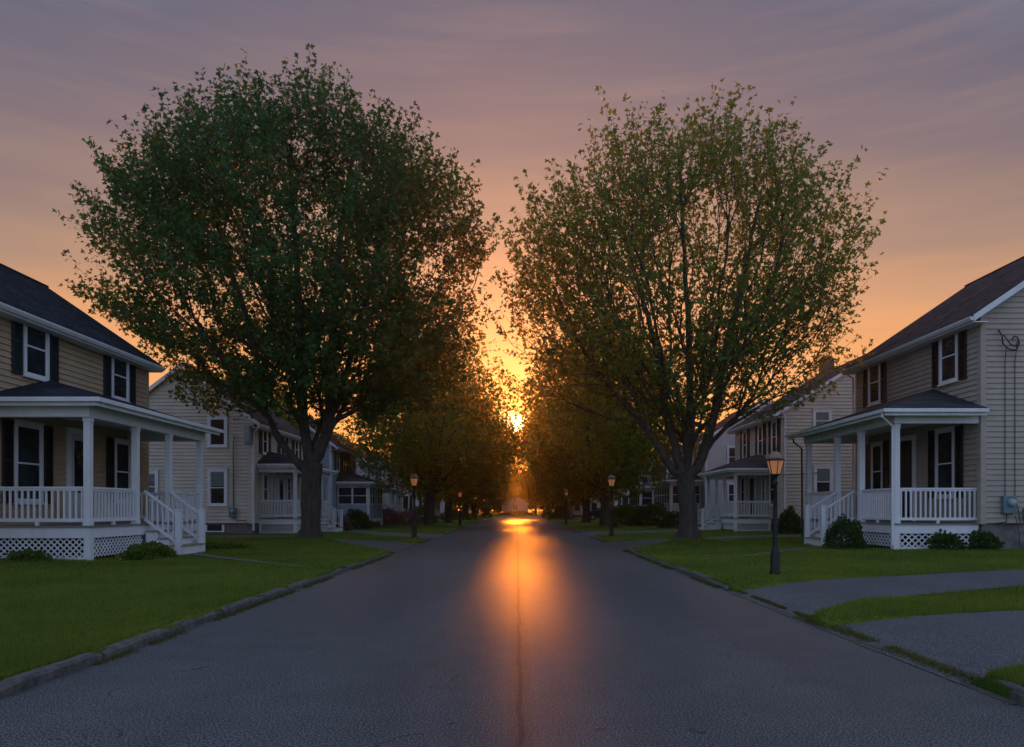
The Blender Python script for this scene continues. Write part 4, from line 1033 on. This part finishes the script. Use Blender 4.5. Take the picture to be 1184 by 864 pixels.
# left maple
ZL = 29.75
outL = [(592, 300), (585, 225), (562, 190), (520, 165), (478, 122), (455, 98), (400, 84), (310, 78), (262, 86), (236, 104), (182, 135), (150, 175), (118, 212), (92, 250), (82, 300), (88, 350), (122, 402), (165, 445), (210, 485), (265, 508), (335, 515), (410, 515), (500, 512), (562, 472), (594, 390)]
limbsL = [(-1, [P3(358, 628, ZL), P3(359, 600, ZL), P3(360, 560, ZL), P3(362, 535, ZL)]),
 (0, [P3(352, 545, ZL), P3(330, 520, ZL), P3(310, 490, ZL, -.3), P3(302, 440, ZL, -.7), P3(290, 380, ZL, -1.2), P3(262, 300, ZL, -1.8), P3(240, 220, ZL, -2)]),
 (0, [P3(358, 540, ZL), P3(352, 500, ZL), P3(349, 440, ZL), P3(347, 360, ZL, .3), P3(340, 250, ZL, .8), P3(330, 150, ZL, 1)]),
 (0, [P3(364, 540, ZL), P3(380, 495, ZL), P3(384, 440, ZL, .4), P3(386, 360, ZL, .9), P3(395, 260, ZL, 1.6), P3(410, 160, ZL, 2)]),
 (3, [P3(381, 490, ZL), P3(398, 445, ZL, -.5), P3(412, 380, ZL, -1), P3(440, 300, ZL, -1.6), P3(475, 220, ZL, -2)]),
 (2, [P3(349, 440, ZL), P3(325, 400, ZL, 1), P3(300, 350, ZL, 2.0), P3(270, 260, ZL, 3.2)]),
 (4, [P3(405, 415, ZL, -.8), P3(450, 370, ZL, .3), P3(500, 320, ZL, 1)]),
 (1, [P3(306, 470, ZL, -.5), P3(275, 430, ZL, -1.5), P3(225, 380, ZL, -3), P3(170, 330, ZL, -3.5)])]
make_tree('maple_tree', 'big dense dark green maple with forked trunk on the left lawn', *P3(358, 626, ZL)[:2], .405, P3(338, 300, ZL), px_env(outL, 338, 300, ZL), 2500, 38, .15, 'leafL', 11, limbsL, void=-.03, spire=1.3, spread=.24, mind=.5, up=.7, stems={2: .22, 3: .23, 1: .14})
# right maple
ZR = 28.2
outR = [(1030, 300), (1015, 240), (988, 205), (945, 162), (912, 135), (880, 125), (808, 116), (760, 134), (700, 148), (650, 165), (615, 210), (580, 250), (568, 300), (562, 350), (572, 425), (605, 490), (700, 522), (800, 525), (880, 524), (960, 505), (1015, 442), (1030, 370)]
limbsR = [(-1, [P3(796, 630, ZR), P3(795, 600, ZR), P3(794, 570, ZR), P3(793, 550, ZR)]),
 (0, [P3(788, 560, ZR), P3(772, 538, ZR), P3(760, 510, ZR, -.2), P3(735, 480, ZR, -.5), P3(705, 450, ZR, -1), P3(670, 400, ZR, -1.5), P3(640, 330, ZR, -2)]),
 (0, [P3(790, 555, ZR), P3(780, 515, ZR), P3(771, 480, ZR, .2), P3(765, 430, ZR, .4), P3(745, 350, ZR, .8), P3(715, 250, ZR, 1.2)]),
 (0, [P3(794, 552, ZR), P3(795, 500, ZR), P3(798, 450, ZR, -.2), P3(796, 380, ZR, -.5), P3(790, 280, ZR, -1), P3(785, 180, ZR, -1.3)]),
 (0, [P3(799, 556, ZR), P3(818, 515, ZR), P3(828, 470, ZR), P3(838, 410, ZR, .3), P3(860, 320, ZR, .8), P3(880, 220, ZR, 1.2)]),
 (4, [P3(826, 480, ZR), P3(848, 420, ZR, -.6), P3(885, 360, ZR, -1.4), P3(930, 300, ZR, -2)]),
 (2, [P3(774, 490, ZR, .1), P3(742, 440, ZR, 1), P3(700, 380, ZR, 2), P3(660, 290, ZR, 3)]),
 (3, [P3(798, 460, ZR, -.2), P3(815, 400, ZR, 1), P3(830, 300, ZR, 2), P3(835, 190, ZR, 2.5)]),
 (1, [P3(752, 500, ZR, -.2), P3(710, 485, ZR, .8), P3(660, 470, ZR, 1.6)])]
make_tree('maple_tree', 'big airy olive green maple with many upright limbs on the right lawn', *P3(795, 627, ZR)[:2], .365, P3(785, 310, ZR), px_env(outR, 798, 310, ZR), 2200, 21, .145, 'leafR', 23, limbsR, void=-.08, spire=1.3, spread=.19, mind=.5, bf=.65, up=.8, stems={1: .16, 2: .18, 3: .17, 4: .2})
# street trees: three kinds grown, then copied
def oval(a, b, c, lump=.18, ph=0., over=0):
    def env(d):
        h = np.hypot(d[:, 0], d[:, 1]); v = np.where(d[:, 2] > 0, b, c)
        r = 1 / np.sqrt((h / a) ** 2 + (d[:, 2] / v) ** 2)
        if over: r = r * (1 + .5 * np.maximum(0, d[:, 0] * over) ** 3 * np.exp(-((d[:, 2] + .30) / .16) ** 2))
        az = np.arctan2(d[:, 1], d[:, 0]); return r * (1 + lump * np.sin(3 * az + ph + d[:, 2] * 4) * .6 + lump * .4 * np.sin(7 * az + 2 * ph + 6 * d[:, 2]))
    return env
def street_limbs(x, y, h, rr):
    r_ = random.Random(rr); z = lh(x, y); L = [(-1, [(x, y, z - .05), (x, y, z + 1.2), (x + .05, y, z + h)])]
    for k in range(5):
        t = k * 1.26 + r_.random(); a = r_.uniform(1.2, 2.2)
        L.append((0, [(x, y, z + h - .3), (x + a * .5 * math.cos(t), y + a * .5 * math.sin(t), z + h + 1.0), (x + a * math.cos(t), y + a * math.sin(t), z + h + 3.4)]))
    return L
GR = 'trees lining the far part of the street'
def street_tree(x, y, H, a, tr, leaf, seed, label, tips=750, lpt=30, ls=.24, c=None, low=2.4, over=0):
    cz = low + (H - low) * .42
    return make_tree('street_tree', label, x, y, tr, (x, y, cz), oval(a, H - cz, cz - low + .3, ph=seed, over=over), tips, lpt, ls, leaf, seed, street_limbs(x, y, 2.3, seed), void=-.3, lobes=1, mind=.6, spire=.8, spread=.42, group=GR, rmin=.5, up=.5)
t1 = street_tree(-6.1, 52, 13.6, 5.4, .34, 'leafM', 31, 'dark street tree behind the left island lamp, nearest of the left row', 1250, 26, .2, low=3.0, over=1)
t2 = street_tree(5.9, 50, 12.6, 5.3, .34, 'leafM', 47, 'olive street tree behind the right island lamp, nearest of the right row', 1250, 26, .2, low=2.9, over=-1)
t3 = street_tree(-6.4, 69, 12.0, 4.9, .36, 'leafM', 59, 'second street tree of the left row', 900, 32, .26)
def copy_tree(src, x, y, k, rz, label, kz=None):
    r = src.copy(); link(r); r.location = (x, y, lh(x, y) - .05); r.rotation_euler = (0, 0, rz); r.scale = (k, k, kz or k); tag(r, label)
    for ch in src.children: c = ch.copy(); link(c); c.parent = r
    return r
copy_tree(t3, 6.3, 68, 1.0, 2.1, 'second street tree of the right row, behind the parked car', 1.0)
copy_tree(t2, -6.1, 88, 1.1, 1.3, 'third street tree of the left row', 1.05)
copy_tree(t1, 6.1, 87, 1.05, 2.6, 'third street tree of the right row', .98)
copy_tree(t1, -6.2, 107, 1.1, 4.0, 'fourth street tree of the left row', .8)
copy_tree(t3, 6.4, 106, 1.15, .7, 'fourth street tree of the right row', .85)
copy_tree(t2, -11, 122, 1.2, .3, 'wide tree left of the far street end', .85)
copy_tree(t3, 11.5, 123, 1.2, 5.1, 'wide tree right of the far street end', .85)
copy_tree(t1, -6.5, 150, 1.2, 1.1, 'tree close behind the left side of the mauve cottage', .72)
copy_tree(t2, 8, 150, 1.2, 2.2, 'tree close behind the right side of the mauve cottage', .8)
copy_tree(t3, -17.6, 47.6, .78, 2.2, 'small added tree behind the cream house, blocking the low sun')  # added, mostly hidden; keeps low sun off the tan house's far gable
copy_tree(t3, -1.6, 176, 1.25, 3.1, 'low tree directly behind the mauve cottage', .66)
copy_tree(t1, 4.2, 169, 1.0, 4.4, 'low tree just right of the mauve cottage', .55)
copy_tree(t2, -6.6, 170, 1.0, 5.4, 'low tree just left of the mauve cottage', .55)
for i, (x, y, k, lab) in enumerate([(-19, 62, 1.0, 'yard tree behind the white sun porch house'), (-20, 92, 1.1, 'yard tree behind the small white one-storey house'), (21, 64, .95, 'yard tree behind the pale grey glazed porch house'), (19, 98, 1.1, 'yard tree behind the white house with the dark door'),
      (-24, 128, 1.3, 'big tree far behind the left row of houses'), (25, 128, 1.3, 'big tree far behind the right row of houses')]):
    copy_tree((t1, t2, t3)[i % 3], x, y, k, i * 1.7, lab, .62 * k)
# far-off wood
rgw = np.random.default_rng(5)
n = 36000; xw = rgw.uniform(-170, 170, n); dw = rgw.uniform(0, 14, n)
top = 7.5 + 2.4 * np.sin(xw * .13 + 1) + 1.6 * np.sin(xw * .37) + 1.2 * np.sin(xw * .9 + 2) + .8 * np.sin(xw * 2.3) - 1.6 * np.exp(-(xw / 6) ** 2)
zw = top * rgw.uniform(0, 1, n) ** .6
Pw = np.stack([xw, 172 + dw + 2 * np.sin(xw * .5), zw], -1)
V = leaf_faces(Pw, unit(rgw.normal(0, 1, (n, 3)) + [0, 0, .3]), rgw.uniform(.6, 1.5, n), rgw, 1)
o = np_mesh('wood', V, 4, M['leafM']); tag(o, 'far-off wood closing the horizon behind the mauve cottage', 'wood', kind='stuff')

# ------------------------------------------------------------------ shrubs
GB = 'shrubs in front of the houses'
bush(10.1, 22.9, .55, .5, .9, 'round dark bush in front of the right beige house stairs', n=4200, size=.055, seed=2, group=GB)
bush(12.4, 21.5, .42, .2, .45, 'small leafy plant against the lattice of the right beige porch', n=420, size=.11, seed=3, group=GB)
bush(13.35, 21.3, .4, .28, .5, 'leafy plant at the foundation corner of the right beige house', n=520, size=.11, seed=4, group=GB)
bush(15.0, 21.2, .35, .25, .35, 'low plant under the junction box on the right', n=600, size=.07, seed=5, group=GB)
bush(13.0, 35.6, .55, .55, 1.25, 'upright dark bush at the corner of the ivory house', n=2600, size=.08, seed=6, group=GB)
bush(-9.4, 18.9, .45, .9, .32, 'low spreading plants with yellow flowers beside the left porch stairs', mat='leafY', n=2600, size=.085, seed=7, flower='yellow', group=GB)
bush(-11.3, 17.2, .5, .25, .22, 'low weeds at the foot of the left porch lattice', mat='leafY', n=700, size=.06, seed=8, group=GB)
bush(-9.3, 23.4, .9, .7, .14, 'low ground cover patch beyond the left porch stairs', mat='leafY', n=1000, size=.08, seed=9, group=GB)
bush(-9.85, 45.6, .95, .8, 1.15, 'rounded black-green bush before the blue-grey house', n=4200, size=.09, seed=10, group=GB)
bush(-10.0, 42.6, .55, .5, .9, 'pale pink shrub beside the cream house stairs', 'leafP', n=1500, size=.08, seed=11, group=GB)
bush(-10.2, 56.5, 1.3, 1.4, 1.2, 'wide pink flowering shrub before the white sun porch house', 'leafP', n=3200, size=.1, seed=12, flower='petal', group=GB)
bush(-8.8, 58.5, 1.2, 1.2, 1.1, 'mauve shrub behind the left island lamp', 'leafP', n=2600, size=.1, seed=13, group=GB)
bush(-8.6, 65, 1.6, 1.2, 1.3, 'dark hedge bush beside the left street trees', n=2600, size=.12, seed=14, group=GB)
bush(-7.0, 84, 1.6, 1.2, 1.1, 'dark hedge bush before the small white one-storey house', n=2000, size=.14, seed=15, group=GB)
bush(-12.6, 38.2, .25, .25, .5, 'potted plant by the cream porch', n=300, size=.08, seed=16, name='potted_plant', cat='plant')
bush(10.0, 47.5, 1.0, .9, 1.05, 'low grey-green shrub left of the right maple trunk', n=2600, size=.09, seed=17, group=GB)
bush(9.6, 53.5, 1.7, 1.2, 1.6, 'large dark rounded hedge before the blue house', n=5200, size=.11, seed=18, group=GB)
bush(8.3, 58.0, 1.5, 1.2, 1.5, 'second dark rounded hedge nearer the parked car', n=4200, size=.12, seed=19, group=GB)
bush(10.2, 43.6, .5, .5, .6, 'pale flowering plant beside the ivory house stairs', 'leafP', n=900, size=.08, seed=20, group=GB)
bush(5.2, 88, 1.5, 2, 1.4, 'dark bush beneath the right street trees far off', n=1600, size=.16, seed=21, group=GB)
bush(5.6, 112, 2.2, 2, 2.2, 'tall dark bush right of the far street end', n=1600, size=.2, seed=22, group=GB)
bush(-6.4, 114, 2.4, 2, 2.2, 'tall dark bush left of the far street end', n=1600, size=.2, seed=23, group=GB)
bush(-.3, 156.5, 3.6, 1, .8, 'low hedge in front of the mauve cottage', n=1600, size=.2, seed=24, group=GB)
# hanging flower basket on the island lamp
hb = bush(4.62, 35.35, .2, .2, .34, 'small flower basket mounted on the right island lamp post', n=420, size=.06, seed=25, name='flower_basket', cat='flower basket', z=lh(4.5, 35.5) + .62)
mb = MB(); mb.lathe((4.62, 35.35, lh(4.5, 35.5) + .42), [(.08, 0), (.15, .1), (.18, .24)], 10); mb.build('basket', M['cable'], hb)
mb = MB(); mb.bar((4.5, 35.5, lh(4.5, 35.5) + .5), (4.62, 35.35, lh(4.5, 35.5) + .5), .03, .03); mb.build('bracket', M['iron'], hb)
# wreath on the left door
wr = empty('wreath', (-12.5, 21.3, 2.8), 'dried flower wreath hanging on the white door of the left porch', 'wreath')
rgx = np.random.default_rng(8); t = rgx.uniform(0, 2 * np.pi, 420); Pq = np.stack([-12.5 + rgx.uniform(0, .06, 420), 21.3 + np.cos(t) * .17 + rgx.normal(0, .025, 420), 2.8 + np.sin(t) * .17 + rgx.normal(0, .025, 420)], -1)
V = leaf_faces(Pq, unit(rgx.normal(0, 1, (420, 3))), np.full(420, .05), rgx, 1); np_mesh('foliage', V[:1200], 4, M['leafB'], wr); np_mesh('blossom', V[1200:], 4, M['petal'], wr)

# ------------------------------------------------------------------ parked car (side on, nose to the street)
def make_car(x, y, label):
    z = .15; root = empty('parked_car', (x, y, z), label, 'car')
    W2 = .88; prof = [(-2.15, .35), (-2.2, .62), (-2.05, .82), (-1.1, .98), (-.45, 1.38), (.1, 1.46), (.9, 1.42), (1.7, 1.05), (2.15, .98), (2.22, .6), (2.15, .32)]
    low = [(1.75, .3), (1.65, .58), (1.35, .7), (1.05, .58), (.95, .28), (-.95, .28), (-1.05, .58), (-1.35, .7), (-1.65, .58), (-1.75, .3)]
    out = prof + low; mb = MB(); n = len(out); k = 3
    ys_ = [(-W2, 0), (-W2 * .6, .0), (W2 * .6, 0), (W2, 0)]
    for yy_ in (-W2, W2):
        for (a, b) in out: mb.v.append((x + a, y + yy_ * (1 if b < 1.0 else .8), z + b))
    for i in range(n): j = (i + 1) % n; mb.f.append((i, j, n + j, n + i))
    mb.f.append(tuple(range(n))); mb.f.append(tuple(range(2 * n - 1, n - 1, -1)))
    mb.build('body', M['carpaint'], root, bevel=.03)
    for (pts) in ([(-.95, 1.02), (-.42, 1.33), (.05, 1.38), (.05, 1.02)], [(.13, 1.02), (.13, 1.38), (.85, 1.35), (1.45, 1.06)]):
        for sg in (-1, 1):
            mb = MB(); mb.add([(x + a, y + sg * (W2 * (.80 + .2 * max(0, (1.38 - b) / .38)) + .006), z + b) for a, b in pts], [(0, 1, 2, 3)]); mb.build('side_window', M['glass'], root)
    mb = MB(); mb.add([(x - 1.07, y - .66, z + 1.01), (x - 1.07, y + .66, z + 1.01), (x - .49, y + .6, z + 1.375), (x - .49, y - .6, z + 1.375)], [(0, 1, 2, 3)]); mb.build('windscreen', M['glass'], root)
    for a in (-1.35, 1.35):
        for sg in (-1, 1):
            mb = MB(); mb.tube([(x + a, y + sg * .68, z + .31), (x + a, y + sg * .90, z + .31)], .31, 20); wh = mb.build('wheel', M['tyre'], root)
            mb = MB(); mb.tube([(x + a, y + sg * .89, z + .31), (x + a, y + sg * .915, z + .31)], .19, 12); mb.build('rim', M['rim'], root, wh)
    for sg in (-1, 1):
        mb = MB(); mb.box(x - 2.21, x - 2.12, y + sg * .62 - .16, y + sg * .62 + .16, z + .62, z + .74); mb.build('headlight', M['rim'], root)
        mb = MB(); mb.box(x + 2.14, x + 2.21, y + sg * .65 - .12, y + sg * .65 + .12, z + .72, z + .86); mb.build('tail_light', M['red'], root)
    return root
make_car(9.3, 78.9, 'dark parked car with pale windscreen in a driveway between right street trunks')
mb = MB(); mb.box(-335, 335, -65, 425, -1.1, 23)
m = bpy.data.materials.new('evening_haze'); m.use_nodes = True; nt = m.node_tree
nt.nodes.remove(nt.nodes['Principled BSDF']); pv = nt.nodes.new('ShaderNodeVolumePrincipled')
pv.inputs['Color'].default_value = (.95, .92, .9, 1); pv.inputs['Density'].default_value = .0007; pv.inputs['Anisotropy'].default_value = .87
lnk(nt, pv.outputs[0], nt.nodes['Material Output'].inputs['Volume'])
tag(mb.build('haze', m), 'thin warm evening haze filling the street', 'haze', kind='stuff')
print('done', time.time() - T0)
